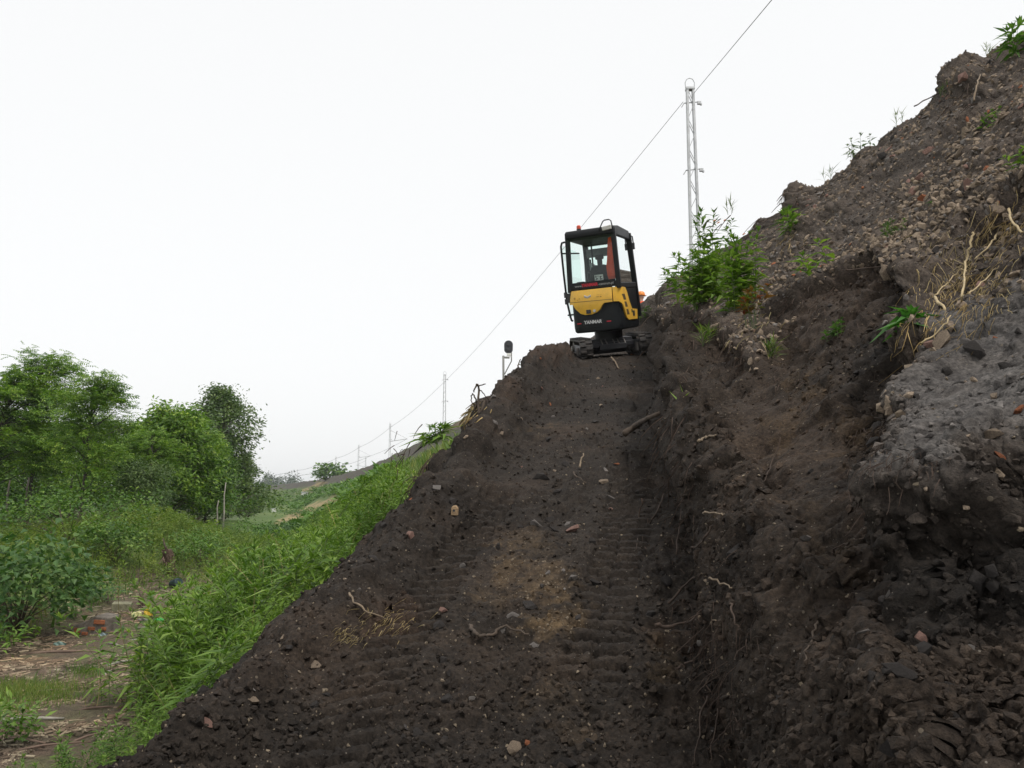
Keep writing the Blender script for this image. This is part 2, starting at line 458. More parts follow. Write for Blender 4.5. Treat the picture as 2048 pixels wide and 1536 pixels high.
    # lumps along the skyline
    for x, y, r, a in ((1590, 385, 46, .26), (1500, 432, 44, .22), (1700, 305, 40, .07), (1945, 175, 50, .17), (1350, 590, 30, .10),
                       (1300, 610, 24, .08)):
        d = d + a * sstep(0.2, 0.65, gauss(uu, vv, x, y, r, r * 0.8)) * (1 - sstep(20, 26, Y))
    # clods: rounded lumps of several sizes
    m1 = sstep(-0.25, 0.6, fbm(P, 1.7, 2, 61))
    scrape = cutw * wall * (1 - sstep(1650, 1800, u + (v - 1000) * 0.3))     # smooth slid surface
    rub = wall * cutw * sstep(1500, 1720, u + (v - 1000) * 0.35) * near
    amp = 0.6 + 0.8 * m1 * (1 - slide) - 0.5 * slide + 0.35 * rub + 0.3 * foot
    amp = amp * (1 - 0.35 * sstep(-0.02, 0.05, sK))
    # loose clods on the upper slope and the spoil
    lump = noise(P, 3.3, 81) ** 2
    d = d + (1 - cutw) * wall * 0.05 * lump + spoil * (0.10 * lump + 0.05 * fbm(P, 4.5, 3, 83))
    # the excavator's track prints
    tracked = np.zeros_like(X)
    for k, (x0, sl) in enumerate(TRK):
        xc = x0 + sl * Y + 0.03 * np.sin(Y * 1.3 + k)
        t = (X - xc)
        inside = sstep(0.135, 0.110, np.abs(t)) * ramp * sstep(1.8, 2.4, Y) * (1 - sstep(13.2, 14, Y))
        ph = (Y * 1.05 + 0.25 * t * (1 if k else -1)) / 0.102
        tooth = np.sin(2 * np.pi * ph + np.where(t > 0, 0.9, 0))
        keep = sstep(-0.15, 0.25, noise(P * np.array([0.6, 1.0, 0.0]), 1.15, 91 + k) + 0.36 + 0.28 * noise(P, 7.0, 96))
        prof = np.clip(tooth * 3.2 + 0.6, -1, 1)
        tracked = np.maximum(tracked, inside * keep)
        d = np.where(inside > 0, d * (1 - 0.75 * inside * keep) + inside * keep * (-0.016 + 0.034 * prof * (0.75 + 0.5 * noise(P, 4.0, 95)) - 0.010 * (np.abs(t) < 0.012)), d)
        d = d + ramp * keep * 0.012 * np.exp(-((np.abs(t) - 0.18) / 0.035) ** 2) * sstep(1.8, 2.4, Y) * (1 - sstep(13.2, 14, Y))
    # flat seat under the excavator
    seat = np.exp(-(((X - 2.02) / 1.0) ** 4) - (((Y - 14.9) / 1.0) ** 4))
    d = d * (1 - 0.7 * seat)
    P2 = P + N * d[..., None]
    # lips hang over: pushed downhill
    lip = wall * ((1 - cutw) * np.exp(-np.clip(-sC, 0, 9) / 0.07) + 0.6 * (1 - stepw) * np.exp(-np.clip(-sS, 0, 9) / 0.07))
    P2[..., 0] -= (0.05 + 0.05 * sstep(4.5, 2.8, Y)) * lip; P2[..., 2] -= 0.02 * lip
    # second pass on the stepped surface: clods, crumbs and grit stand out of it in all directions
    N2 = grid_normals(P2)
    c1 = 1 - np.abs(noise(P2, 7.0, 51)); c2 = 1 - np.abs(noise(P2, 15.0, 52)); c3 = 1 - np.abs(noise(P2, 31.0, 53))
    e = amp * (0.030 * (c1 - 0.5) + 0.024 * (c2 - 0.55)) * (1 - 0.85 * tracked)
    if fine:
        e = e + amp * 0.015 * (c3 - 0.5) * (1 - 0.6 * tracked)
        e = e + rub * (0.022 * (1 - np.abs(noise(P2, 9.0, 71))) ** 2 + 0.02 * (1 - np.abs(noise(P2, 21.0, 72))) ** 2)
        e = e + (0.5 + 0.5 * amp) * 0.007 * noise(P2, 62.0, 54) + 0.004 * noise(P2, 120.0, 55) * sstep(9, 4, Y)
    P2 = P2 + N2 * (e * (1 - 0.6 * seat))[..., None]
    # ---- colour of the earth, with shade painted into the cut wall
    black = np.array([0.0275, 0.0222, 0.0182]); brown = np.array([0.051, 0.037, 0.0275]); ochre = np.array([0.115, 0.080, 0.045]); ash = np.array([0.100, 0.095, 0.093])
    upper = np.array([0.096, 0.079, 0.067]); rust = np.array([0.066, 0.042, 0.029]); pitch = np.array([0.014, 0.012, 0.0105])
    wn_ = fbm(P, 1.6, 3, 101); wf = fbm(P, 7.0, 3, 103)
    grain = noise(P2, 24.0, 109) + 0.6 * noise(P2, 55.0, 110)
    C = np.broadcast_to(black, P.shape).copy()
    def mixin(c, w): 
        nonlocal C
        w = np.clip(w, 0, 1)[..., None]; C = C * (1 - w) + c * w
    mixin(brown, sstep(-0.1, 0.9, wn_) * 0.6)
    mixin(upper, wall * (1 - cutw) * (0.75 + 0.3 * wn_))
    mixin(upper, (1 - sstep(0, 1.0, np.abs(Xc(Y) - X))) * 0.5)
    mixin(brown, wall * cutw * (0.55 + 0.4 * wn_))
    mixin(brown * 1.05, slide * (0.6 + 0.4 * wf))
    mixin(pitch, sstep(0.1, 0.7, fbm(P, 1.1, 3, 107)) * (0.3 + 0.6 * wall * cutw * (1 - .7 * slide)))  # random black soil, deepened on the cut wall as painted shade
    mixin(pitch * 1.3, rub * sstep(0, 0.8, wn_ + 0.3) * 0.7)
    mixin(ash, sstep(-0.01, 0.04, sK) * (0.9 + 0.3 * wf))
    un, vn = u + wf * 26 * (5 / np.clip(Y, 2, 20)), v + wn_ * 18
    def blob(c, x, y, r, ry=None, a=1.0):
        mixin(c, a * 0.6 * sstep(0.25, 0.8, gauss(un, vn, x, y, r * 1.25, (ry or r) * 1.25) * (0.8 + 0.5 * wf + 0.45 * grain)))
    for x, y, r, ry, a in ((1020, 1140, 40, 40, .8), (1105, 1170, 50, 40, .7), (1130, 1230, 55, 40, .8), (1090, 1255, 45, 25, .8), (990, 1195, 50, 25, .5), (1090, 862, 36, 18, .6),
                           (1110, 1400, 60, 40, .25), (1150, 1480, 60, 30, .25), (1340, 1330, 40, 60, .4), (1060, 1090, 60, 25, .4)):
        blob(ochre, x, y, r, ry, a)
    for x, y, r, ry, a in ((790, 1240, 60, 45, .7), (1370, 1260, 60, 60, .5), (1100, 680, 60, 40, .9), (1000, 790, 40, 25, .4), (900, 860, 60, 30, .6), (1450, 640, 60, 60, .3), (1760, 900, 80, 80, .4)):
        blob(rust, x, y, r, ry, a)
    for x, y, r, ry, a in ((1595, 745, 50, 50, .6), (1545, 810, 45, 35, .6), (1700, 830, 60, 40, .55), (1580, 970, 60, 50, .3), (1640, 1010, 50, 30, .3)):
        blob(np.array([0.075, 0.050, 0.026]), x, y, r, ry, a)
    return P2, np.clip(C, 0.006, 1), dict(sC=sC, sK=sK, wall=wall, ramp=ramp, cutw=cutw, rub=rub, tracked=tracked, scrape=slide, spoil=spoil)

M_SOIL = soil('dark_earth')
karr = np.array([-0.74, 1.9])
marr = np.concatenate([np.linspace(1 / 0.55, 1 / 1.2, 60)[:-1], np.linspace(1 / 1.2, 1 / 34.0, 640)])
GX, GY = earth_grid(karr, marr, 960)
GP, GC, GZ = earth_shape(GX, GY)
left_lim = np.where(GY < 20, XL(GY) - 2.3, np.maximum(XL(GY) - 1.5, Xc(GY) - 3.0))
keepv = (GX > left_lim) & (GX < Xc(GY) + 9)
nr, nc = GX.shape
idx = np.arange(nr * nc).reshape(nr, nc)
q = np.stack([idx[:-1, :-1], idx[1:, :-1], idx[1:, 1:], idx[:-1, 1:]], -1)
kq = keepv[:-1, :-1] & keepv[1:, :-1] & keepv[1:, 1:] & keepv[:-1, 1:]
q = q[kq]
used = np.unique(q); remap = np.full(nr * nc, -1); remap[used] = np.arange(len(used))
V1 = GP.reshape(-1, 3)[used]; C1 = GC.reshape(-1, 3)[used]; q1 = remap[q]
# a coarse continuation of the same earth behind and beside the camera
bx_, by_ = np.meshgrid(np.linspace(-3, 9, 90), np.linspace(-5, 0.72, 46))
BP, BC, _ = earth_shape(bx_, by_, fine=False)
BP[..., 2] -= 0.03
bi = np.arange(bx_.size).reshape(bx_.shape)
bq = np.stack([bi[:-1, :-1], bi[:-1, 1:], bi[1:, 1:], bi[1:, :-1]], -1).reshape(-1, 4)
V1 = np.concatenate([V1, BP.reshape(-1, 3)]); C1 = np.concatenate([C1, BC.reshape(-1, 3)]); q1 = np.concatenate([q1, bq + len(used)])
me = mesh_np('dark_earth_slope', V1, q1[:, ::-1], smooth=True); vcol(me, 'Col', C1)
earth = link('dark_earth_slope', me, M_SOIL); tag(earth, kind='structure')

# what a line of sight meets on the dark earth
GU, GV = project(GP)
GN = grid_normals(GP)
_vis = keepv & (GU > -60) & (GU < 2400) & (GV > -60) & (GV < 1640)
_b = 4
_W, _H = 620, 430
_bu = ((GU + 60) / _b).astype(int).clip(0, _W - 1); _bv = ((GV + 60) / _b).astype(int).clip(0, _H - 1)
_flat = np.where(_vis.ravel())[0]
_order = _flat[np.argsort(-GY.ravel()[_flat])]
ZB = np.full(_W * _H, -1); ZB[(_bv * _W + _bu).ravel()[_order]] = _order
ZB = ZB.reshape(_H, _W)
GPf, GNf = GP.reshape(-1, 3), GN.reshape(-1, 3)
def surf(px, py):
    """point and outward normal of the dark earth under a photo pixel"""
    cx, cy = int((px + 60) / _b), int((py + 60) / _b)
    best = None
    for rad in range(0, 8):
        ys = slice(max(cy - rad, 0), cy + rad + 1); xs = slice(max(cx - rad, 0), cx + rad + 1)
        c = ZB[ys, xs].ravel(); c = c[c >= 0]
        if len(c):
            du = GU.ravel()[c] - px; dv = GV.ravel()[c] - py
            k = c[np.argmin(du * du + dv * dv)]
            return Vector(GPf[k]), Vector(GNf[k])
    return Vector(at(px, py, 8)), Vector((0, 0, 1))
def land(px, py, lo=3.0, hi=400.0):
    """where a line of sight first meets the undisturbed land"""
    r = ray(px, py); t = np.geomspace(lo, hi, 1500)
    Pp = r[None] * (t / r[1])[:, None]
    dz = Pp[:, 2] - height(Pp[:, 0], Pp[:, 1])
    k = np.where(dz < 0)[0]
    k = k[0] if len(k) else -1
    p = Pp[k]; return Vector((p[0], p[1], float(height(p[0], p[1]))))

# ------------------------------------------------------------------ ditch floor, green slope, far embankment
M_GROUND = soil('ditch_ground', speck=True, bump=0.5)
def ground_colours(P, far=False):
    X, Y = P[..., 0], P[..., 1]; q_ = Xc(Y) - X
    u, v = project(P)
    n1 = fbm(P, 0.5, 3, 201); n2 = fbm(P, 2.2, 3, 203)
    green = np.array([0.070, 0.120, 0.030]); litter = np.array([0.105, 0.078, 0.060]); tan = np.array([0.28, 0.225, 0.12]); cinder = np.array([0.075, 0.065, 0.062]); wood = np.array([0.055, 0.080, 0.030])
    C = np.broadcast_to(green, P.shape).copy()
    def mixin(c, w):
        nonlocal C
        w = np.clip(w, 0, 1)[..., None]; C = C * (1 - w) + c * w
    mixin(np.array([0.15, 0.19, 0.06]), sstep(-.2, 0.8, n1) * 0.7)
    floor = sstep(9.2, 10.2, q_ + 0.5 * n1) * (1 - sstep(13.2, 14.4, q_ + 0.6 * n1)) * (1 - sstep(24, 30, Y))
    mixin(litter, floor * (0.85 + 0.3 * n2))
    mixin(wood, sstep(16, 19, q_) * 0.8)
    # cinder under the crest, dry grass strips on the far slope
    mixin(cinder, (1 - sstep(2.2, 3.6, q_ + 0.5 * n1)) * sstep(-8, -1, q_) * sstep(18, 26, Y) * (0.9 + 0.2 * n2))
    mixin(np.array([0.16, 0.115, 0.075]), (1 - sstep(0.6, 2.0, q_)) * sstep(16, 20, Y) * (1 - sstep(45, 60, Y)) * 0.8)
    un, vn = u + n2 * 7, v + n1 * 4
    for poly in ([(525, 1068), (560, 1038), (620, 1010), (690, 985), (700, 992), (650, 1018), (590, 1050), (540, 1075)],
                 [(590, 1052), (650, 1020), (690, 1005), (700, 1018), (640, 1045)], [(594, 986), (640, 962), (652, 966), (612, 990)]):
        d_, i_ = seg_dist(un, vn, poly)
        mixin(tan, sstep(-1.5, 1.5, np.where(i_, d_, -d_)) * 0.9 * (Y > 25))
    return np.clip(C, 0.01, 1)
def gridmesh(name, X, Y, dz, mat, drop=None):
    P = np.stack([X, Y, height(X, Y)], -1)
    P[..., 2] += dz(P)
    C = ground_colours(P)
    n, m = X.shape
    ii = np.arange(n * m).reshape(n, m)
    qq = np.stack([ii[:-1, :-1], ii[:-1, 1:], ii[1:, 1:], ii[1:, :-1]], -1).reshape(-1, 4)
    if drop is not None: qq = qq[~drop(P.reshape(-1, 3)[qq[:, 0]])]
    me = mesh_np(name, P.reshape(-1, 3), qq, smooth=True); vcol(me, 'Col', C.reshape(-1, 3))
    return tag(link(name, me, mat), kind='structure')
# near land left of the ramp (sinks a little where the dark earth lies over it)
yy = np.geomspace(1.0, 62.0, 330); qq_ = np.concatenate([np.linspace(-12, 5, 40)[:-1], np.linspace(5, 20, 200)[:-1], np.geomspace(20, 95, 40)])
Yg, Qg = np.meshgrid(yy, qq_, indexing='ij'); Xg = Xc(Yg) - Qg
def dz_near(P):
    X, Y = P[..., 0], P[..., 1]
    under = sstep(-2.0, -1.2, X - XL(Y)) * (1 - sstep(19, 23, Y))
    under = np.maximum(under, sstep(-2.6, -1.8, X - Xc(Y)) * (1 - sstep(26, 33, Y)))
    return 0.06 * fbm(P, 0.8, 3, 211) + 0.025 * fbm(P, 4.0, 3, 213) - 0.25 * under
def under_earth(p):
    X, Y = p[:, 0], p[:, 1]
    return ((X > XL(Y) - 0.95) & (Y < 19)) | ((X > Xc(Y) - 1.6) & (Y < 32))
gridmesh('ditch_ground', Xg, Yg, dz_near, M_GROUND, under_earth)
yy = np.geomspace(60.0, 1400.0, 150); qq_ = np.concatenate([-np.geomspace(400, 14, 12), np.linspace(-12, 14, 70), np.geomspace(15, 500, 30)])
Yg, Qg = np.meshgrid(yy, qq_, indexing='ij'); Xg = Xc(np.minimum(Yg, 700)) - Qg - np.maximum(Yg - 700, 0) * 0.6
P = np.stack([Xg, Yg, np.interp(Qg, _q, _z)], -1)
P[..., 2] += 0.12 * fbm(P, 0.15, 3, 221) + 0.15 * fbm(P, 0.6, 2, 223)
C = ground_colours(P)
n, m = Xg.shape
ii = np.arange(n * m).reshape(n, m)
qq = np.stack([ii[:-1, :-1], ii[:-1, 1:], ii[1:, 1:], ii[1:, :-1]], -1).reshape(-1, 4)
me = mesh_np('far_embankment', P.reshape(-1, 3), qq, smooth=True); vcol(me, 'Col', C.reshape(-1, 3))
tag(link('far_embankment', me, M_GROUND), kind='structure')
# the plain all round, to the horizon
rr = np.geomspace(40, 5000, 40); aa = np.linspace(0, 2 * np.pi, 73)
Rg, Ag = np.meshgrid(rr, aa, indexing='ij')
P = np.stack([Rg * np.cos(Ag), Rg * np.sin(Ag), np.full(Rg.shape, -3.2)], -1)
ii = np.arange(Rg.size).reshape(Rg.shape)
qq = np.stack([ii[:-1, :-1], ii[1:, :-1], ii[1:, 1:], ii[:-1, 1:]], -1).reshape(-1, 4)
me = mesh_np('plain', P.reshape(-1, 3), qq, smooth=True)
vcol(me, 'Col', np.broadcast_to(np.array([0.07, 0.10, 0.04]), (P.size // 3, 3)))
tag(link('plain', me, M_GROUND), kind='structure')
# ------------------------------------------------------------------ materials of made things
M_BLACK = plain('black_plastic', (0.010, 0.012, 0.014), 0.5, var=0.3, dirt=(0.05, 0.042, 0.036), dirt_amt=0.12, spec=0.3, bump=0.05)
M_CABIN = plain('black_cab_paint', (0.009, 0.010, 0.012), 0.45, var=0.25, dirt=(0.05, 0.045, 0.04), dirt_amt=0.1, spec=0.3, bump=0.03)
M_YELLOW = plain('yellow_paint', (0.88, 0.50, 0.06), 0.38, var=0.10, dirt=(0.30, 0.20, 0.09), dirt_amt=0.30, bump=0.03, scale=4, coat=0.15)
M_RUBBER = plain('track_rubber', (0.028, 0.026, 0.025), 0.8, var=0.4, dirt=(0.10, 0.080, 0.066), dirt_amt=0.8, bump=0.5, scale=9)
M_STEELD = plain('dirty_steel', (0.16, 0.15, 0.14), 0.55, metal=0.3, var=0.35, dirt=(0.09, 0.07, 0.06), dirt_amt=0.7)
M_GREYMET = plain('galvanised_steel', (0.50, 0.51, 0.52), 0.5, metal=0.35, var=0.18, dirt=(0.25, 0.23, 0.21), dirt_amt=0.3)
M_RED = plain('red_lens', (0.72, 0.09, 0.04), 0.35, var=0.12)
M_REDPRINT = plain('red_print', (0.50, 0.02, 0.04), 0.6, var=0.1, bump=0)
M_WHITEPRINT = plain('white_print', (0.62, 0.62, 0.62), 0.6, var=0.1, bump=0)
M_GREYPRINT = plain('grey_print', (0.30, 0.31, 0.32), 0.6, var=0.1, bump=0)
M_LABEL = plain('white_label', (0.72, 0.72, 0.69), 0.6, var=0.12, bump=0)
M_LAMP = plain('lamp_glass', (0.62, 0.60, 0.55), 0.25, var=0.2, scale=20)
M_ORANGE = plain('hi_vis_orange', (0.95, 0.10, 0.02), 0.75, var=0.15, scale=14, bump=0.3)
M_SEAT = plain('seat_cloth', (0.018, 0.018, 0.020), 0.85, var=0.3)
M_SKIN = plain('skin', (0.35, 0.20, 0.14), 0.6, var=0.15)
M_TROUSER = plain('trouser_cloth', (0.75, 0.16, 0.03), 0.85, var=0.2)
M_HELMET = plain('orange_helmet', (0.85, 0.26, 0.03), 0.4, var=0.1)
M_DARKMET = plain('dark_metal', (0.05, 0.05, 0.055), 0.5, metal=0.4, var=0.3)
def glass(name, tint, gl=0.10):
    t = NT(name)
    tr = t.n('ShaderNodeBsdfTransparent'); tr.inputs['Color'].default_value = (*tint, 1)
    g = t.n('ShaderNodeBsdfGlossy'); g.inputs['Roughness'].default_value = 0.03; g.inputs['Color'].default_value = (0.9, 0.95, 0.95, 1)
    fr = t.n('ShaderNodeFresnel'); fr.inputs['IOR'].default_value = 1.5
    nz = t.noise(7, 4, 0.6, t.coord()); mr = t.n('ShaderNodeMapRange'); t.l(nz.outputs['Fac'], mr.inputs['Value']); mr.inputs['To Min'].default_value = 0.6; mr.inputs['To Max'].default_value = 1.5
    mm = t.n('ShaderNodeMath', operation='MULTIPLY'); t.l(fr.outputs[0], mm.inputs[0]); t.l(mr.outputs['Result'], mm.inputs[1])
    mx = t.n('ShaderNodeMixShader'); t.l(mm.outputs[0], mx.inputs['Fac']); t.l(tr.outputs[0], mx.inputs[1]); t.l(g.outputs[0], mx.inputs[2])
    t.l(mx.outputs[0], t.out.inputs['Surface']); return t.m
M_GLASS = glass('green_tinted_glass', (0.87, 0.97, 0.94))

def text_mesh(s, size, bold=0.0, shear=0.0):
    cu = bpy.data.curves.new('print', 'FONT'); cu.body = s; cu.size = size; cu.offset = bold; cu.shear = shear; cu.align_x = 'CENTER'; cu.resolution_u = 3
    o = bpy.data.objects.new('print', cu); COL.objects.link(o)
    dg = bpy.context.evaluated_depsgraph_get()
    me = bpy.data.meshes.new_from_object(o.evaluated_get(dg))
    V = [tuple(v.co) for v in me.vertices]; Fc = [tuple(p.vertices) for p in me.polygons]
    bpy.data.objects.remove(o); bpy.data.curves.remove(cu); bpy.data.meshes.remove(me)
    return V, Fc

# ------------------------------------------------------------------ mini excavator
EXC_Y, TRACK_AZ, HOUSE_AZ = 14.95, R(-4.0), R(25.0)
EXC_X = 1.86
def build_excavator():
    # stands on the earth under its two tracks
    def gz(x, y): return float(height(np.array(x), np.array(y)))
    hd = Vector((math.sin(TRACK_AZ), math.cos(TRACK_AZ), 0)); rt = Vector((math.cos(TRACK_AZ), -math.sin(TRACK_AZ), 0))
    c = Vector((EXC_X, EXC_Y, 0))
    zs = {(a, b): gz(*(c + hd * a * 0.55 + rt * b * 0.55)[:2]) for a in (-1, 1) for b in (-1, 1)}
    pitch = math.atan2((zs[1, 1] + zs[1, -1] - zs[-1, 1] - zs[-1, -1]) / 2, 1.1)
    roll = R(6.5)
    z0 = sum(zs.values()) / 4 - 0.02
    root = empty('mini_excavator'); 
    Mw = Matrix.Translation((EXC_X, EXC_Y, z0)) @ Matrix.Rotation(-TRACK_AZ, 4, 'Z') @ Matrix.Rotation(pitch * 0.9, 4, 'X') @ Matrix.Rotation(-roll, 4, 'Y')
    root.matrix_world = Mw
    tag(root, 'black and yellow mini excavator with cab climbing the top of the earth ramp', 'excavator')
    HM = Matrix.Rotation(-(HOUSE_AZ - TRACK_AZ), 4, 'Z')      # the house is slewed on the undercarriage
    # --- undercarriage
    r = 0.19; L = 0.52
    def loop(rad, n=14):
        pts = []
        for k in range(n + 1):
            a = math.pi / 2 + math.pi * k / n
            pts.append((-L + rad * math.cos(a), r + rad * math.sin(a)))
        for k in range(n + 1):
            a = -math.pi / 2 + math.pi * k / n
            pts.append((L + rad * math.cos(a), r + rad * math.sin(a)))
        return pts
    for s in (-1, 1):
        b = MB(); x0, x1 = s * 0.55 - 0.115, s * 0.55 + 0.115
        out, inn = loop(r), loop(r - 0.035); n = len(out)
        V = [(x0, p[0], p[1]) for p in out] + [(x1, p[0], p[1]) for p in out] + [(x0, p[0], p[1]) for p in inn] + [(x1, p[0], p[1]) for p in inn]
        Fc = []
        for i in range(n):
            j = (i + 1) % n
            Fc += [(i, j, j + n, i + n), (i + 2 * n, i + 3 * n, j + 3 * n, j + 2 * n), (i, i + 2 * n, j + 2 * n, j), (i + n, j + n, j + 3 * n, i + 3 * n)]
        b.add(V, Fc)
        # lugs across the belt, in two staggered rows
        per = 2 * math.pi * r + 4 * L; m = 30
        for row in (-1, 1):
            for k in range(m):
                d = (k + (0.5 if row > 0 else 0)) / m * per
                if d < 2 * L: y, z, ty, tz = -L + d, 2 * r, 1, 0; ny, nz = 0, 1
                elif d < 2 * L + math.pi * r:
                    a = math.pi / 2 - (d - 2 * L) / r; y, z = L + r * math.cos(a), r + r * math.sin(a); ny, nz = math.cos(a), math.sin(a)
                elif d < 4 * L + math.pi * r: y, z = L - (d - 2 * L - math.pi * r), 0; ny, nz = 0, -1
                else:
                    a = -math.pi / 2 - (d - 4 * L - math.pi * r) / r; y, z = -L + r * math.cos(a), r + r * math.sin(a); ny, nz = math.cos(a), math.sin(a)
                M3 = Matrix(((1, 0, 0), (0, nz, ny), (0, -ny, nz)))
                b.box((s * 0.55 + row * 0.057, y + ny * 0.008, z + nz * 0.008), (0.108, 0.036, 0.032), M3)
        tr = b.build('rubber_track', M_RUBBER, root, bevel=0.006)
        f = MB(); f.prism([(-L + .05, .11), (L - .05, .11), (L - .1, .27), (-L + .1, .27)], s * 0.55 - 0.06, s * 0.55 + 0.06, 'x'); f.build('track_frame', M_DARKMET, tr, bevel=0.01)
        for yy_ in (-L, L):
            w = MB(); w.cyl((s * 0.55, yy_, r), r - 0.04, 0.12, 20, 'x'); w.cyl((s * 0.55, yy_, r), 0.06, 0.20, 12, 'x'); w.build('sprocket' if yy_ < 0 else 'idler', M_STEELD, tr)
        for k in range(3):
            w = MB(); w.cyl((s * 0.55, -0.28 + 0.28 * k, 0.085), 0.05, 0.20, 14, 'x'); w.cyl((s * 0.55, -0.28 + 0.28 * k, 0.085), 0.028, 0.235, 10, 'x'); w.build('roller', M_STEELD, tr)
        w = MB()
        for k in range(2): w.box((s * 0.55 - 0.13, -L + 0.02 + 0.10 * k, 0.17), (0.03, 0.07, 0.15))
        w.build('frame_end_plate', M_STEELD, tr, bevel=0.006)
    u = MB(); u.box((0, 0, 0.28), (0.78, 0.5, 0.14)); u.box((0, 0.0, 0.20), (0.5, 0.75, 0.10)); u.bar((-.40, -.25, .24), (.40, -.25, .24), .09); u.bar((-.4, .25, .24), (.4, .25, .24), .09)
    u.build('centre_frame', M_DARKMET, root, bevel=0.01)
    u = MB(); u.cyl((0, 0, 0.40), 0.26, 0.16, 28); u.build('slew_ring', M_DARKMET, root)
    u = MB()
    for k, x in enumerate((-.2, -.12, .02, .10, .22)): u.tube([(x, -.24, .34), (x + .02, -.36, .22 + .02 * (k % 2)), (x + .05, -.2, .16)], 0.014, 6)
    u.box((.16, -.33, .20), (.14, .05, .09)); u.box((-.02, -.33, .19), (.10, .05, .07))
    u.build('hydraulic_hoses', M_STEELD, root)
    # dozer blade ahead of the tracks
    bl = MB(); bl.prism([(.78, .02), (.84, .02), (.80, .16), (.83, .30), (.79, .31), (.75, .16)], -.62, .62, 'x'); bl.bar((-.25, .2, .2), (-.25, .80, .14), .07); bl.bar((.25, .2, .2), (.25, .80, .14), .07)
    bl.build('dozer_blade', M_DARKMET, root, bevel=0.008)
    # --- house: footprint rounded at the rear; plates are wrapped round it
    RY, W, CR = -0.64, 0.475, 0.17
    w0 = W - CR; arc = CR * math.pi / 2
    def wrap(a, off=0.0):
        sg = 1 if a >= 0 else -1; t = abs(a)
        if t <= w0: return Vector((sg * t, RY - off, 0))
        if t <= w0 + arc:
            th = (t - w0) / CR; return Vector((sg * (w0 + (CR + off) * math.sin(th)), RY + CR - (CR + off) * math.cos(th), 0))
        return Vector((sg * (W + off), RY + CR + (t - w0 - arc), 0))
    def plate(name, poly, off, mat, parent, thick=0.018, bulge=0.0, step=0.045):
        bm = bmesh.new(); vs = [bm.verts.new((p[0], 0, p[1])) for p in poly]; bm.faces.new(vs)
        lo, hi = min(p[0] for p in poly), max(p[0] for p in poly); zl, zh = min(p[1] for p in poly), max(p[1] for p in poly)
        x = lo + step
        while x < hi - 0.004:
            bmesh.ops.bisect_plane(bm, geom=bm.verts[:] + bm.edges[:] + bm.faces[:], plane_co=(x, 0, 0), plane_no=(1, 0, 0)); x += step
        z = zl + step
        while z < zh - 0.004 and bulge:
            bmesh.ops.bisect_plane(bm, geom=bm.verts[:] + bm.edges[:] + bm.faces[:], plane_co=(0, 0, z), plane_no=(0, 0, 1)); z += step
        bmesh.ops.triangulate(bm, faces=bm.faces[:])
        r_ = bmesh.ops.extrude_face_region(bm, geom=bm.faces[:])
        back = {v for v in r_['geom'] if isinstance(v, bmesh.types.BMVert)}
        for v in bm.verts:
            zz = v.co.z; bb = bulge * math.sin(math.pi * min(1, max(0, (zz - zl) / (zh - zl))))
            p = wrap(v.co.x, off + bb - (thick + bb if v in back else 0)); v.co = HM @ Vector((p.x, p.y, zz))
        bmesh.ops.recalc_face_normals(bm, faces=bm.faces[:])
        me = bpy.data.meshes.new(name); bm.to_mesh(me); bm.free()
        o = link(name, me, mat, parent)
        m_ = o.modifiers.new('bevel', 'BEVEL'); m_.width = 0.005; m_.segments = 2; m_.limit_method = 'ANGLE'; m_.angle_limit = R(50)
        return o
    amax = w0 + arc + 0.95
    ring = [wrap(-amax + 2 * amax * k / 60) for k in range(61)]
    b = MB()
    lev = [(0.50, 0.93), (0.53, 0.985), (0.60, 1.0), (1.0, 1.0), (1.20, 0.985), (1.25, 0.95)]
    n = len(ring)
    V = [(p.x * s, RY + (p.y - RY) * s + (1 - s) * 0.45, z) for z, s in lev for p in ring]
    Fc = [(l * n + i, l * n + (i + 1) % n, (l + 1) * n + (i + 1) % n, (l + 1) * n + i) for l in range(len(lev) - 1) for i in range(n)]
    Fc += [tuple(range(n - 1, -1, -1)), tuple((len(lev) - 1) * n + i for i in range(n))]
    b.add(V, Fc); body = b.build('counterweight_body', M_BLACK, root, HM, smooth=False, bevel=0.012)
    hood = plate('engine_hood', [(-.50, 1.03), (-.385, 1.03), (-.345, .94), (-.275, .855), (-.19, .825), (-.06, .825), (.04, .855), (.11, .90), (.155, .97), (.20, 1.01), (.342, 1.015), (.345, 1.275), (-.46, 1.275), (-.50, 1.24)],
                 0.026, M_YELLOW, root, 0.03, 0.03)
    plate('hood_crease', [(-.495, 1.068), (.342, 1.058), (.342, 1.066), (-.495, 1.076)], 0.058, M_DARKMET, hood, 0.006)
    plate('handle_recess', [(-.155, .845), (-.07, .845), (-.07, .915), (-.155, .915)], 0.050, M_DARKMET, hood, 0.02)
    plate('lock', [(.0 + .026 * math.cos(k * math.pi / 5), .885 + .026 * math.sin(k * math.pi / 5)) for k in range(10)], 0.050, M_GREYMET, hood, 0.02)
    # emblem: a small chevron wing in pale metal with dark outline
    for dz, m_ in ((0.0, M_WHITEPRINT), (-0.022, M_GREYPRINT)):
        plate('emblem', [(-.17, 1.165 + dz), (-.105, 1.135 + dz), (-.04, 1.165 + dz), (-.04, 1.183 + dz), (-.105, 1.155 + dz), (-.17, 1.183 + dz)], 0.053, m_, hood, 0.008)
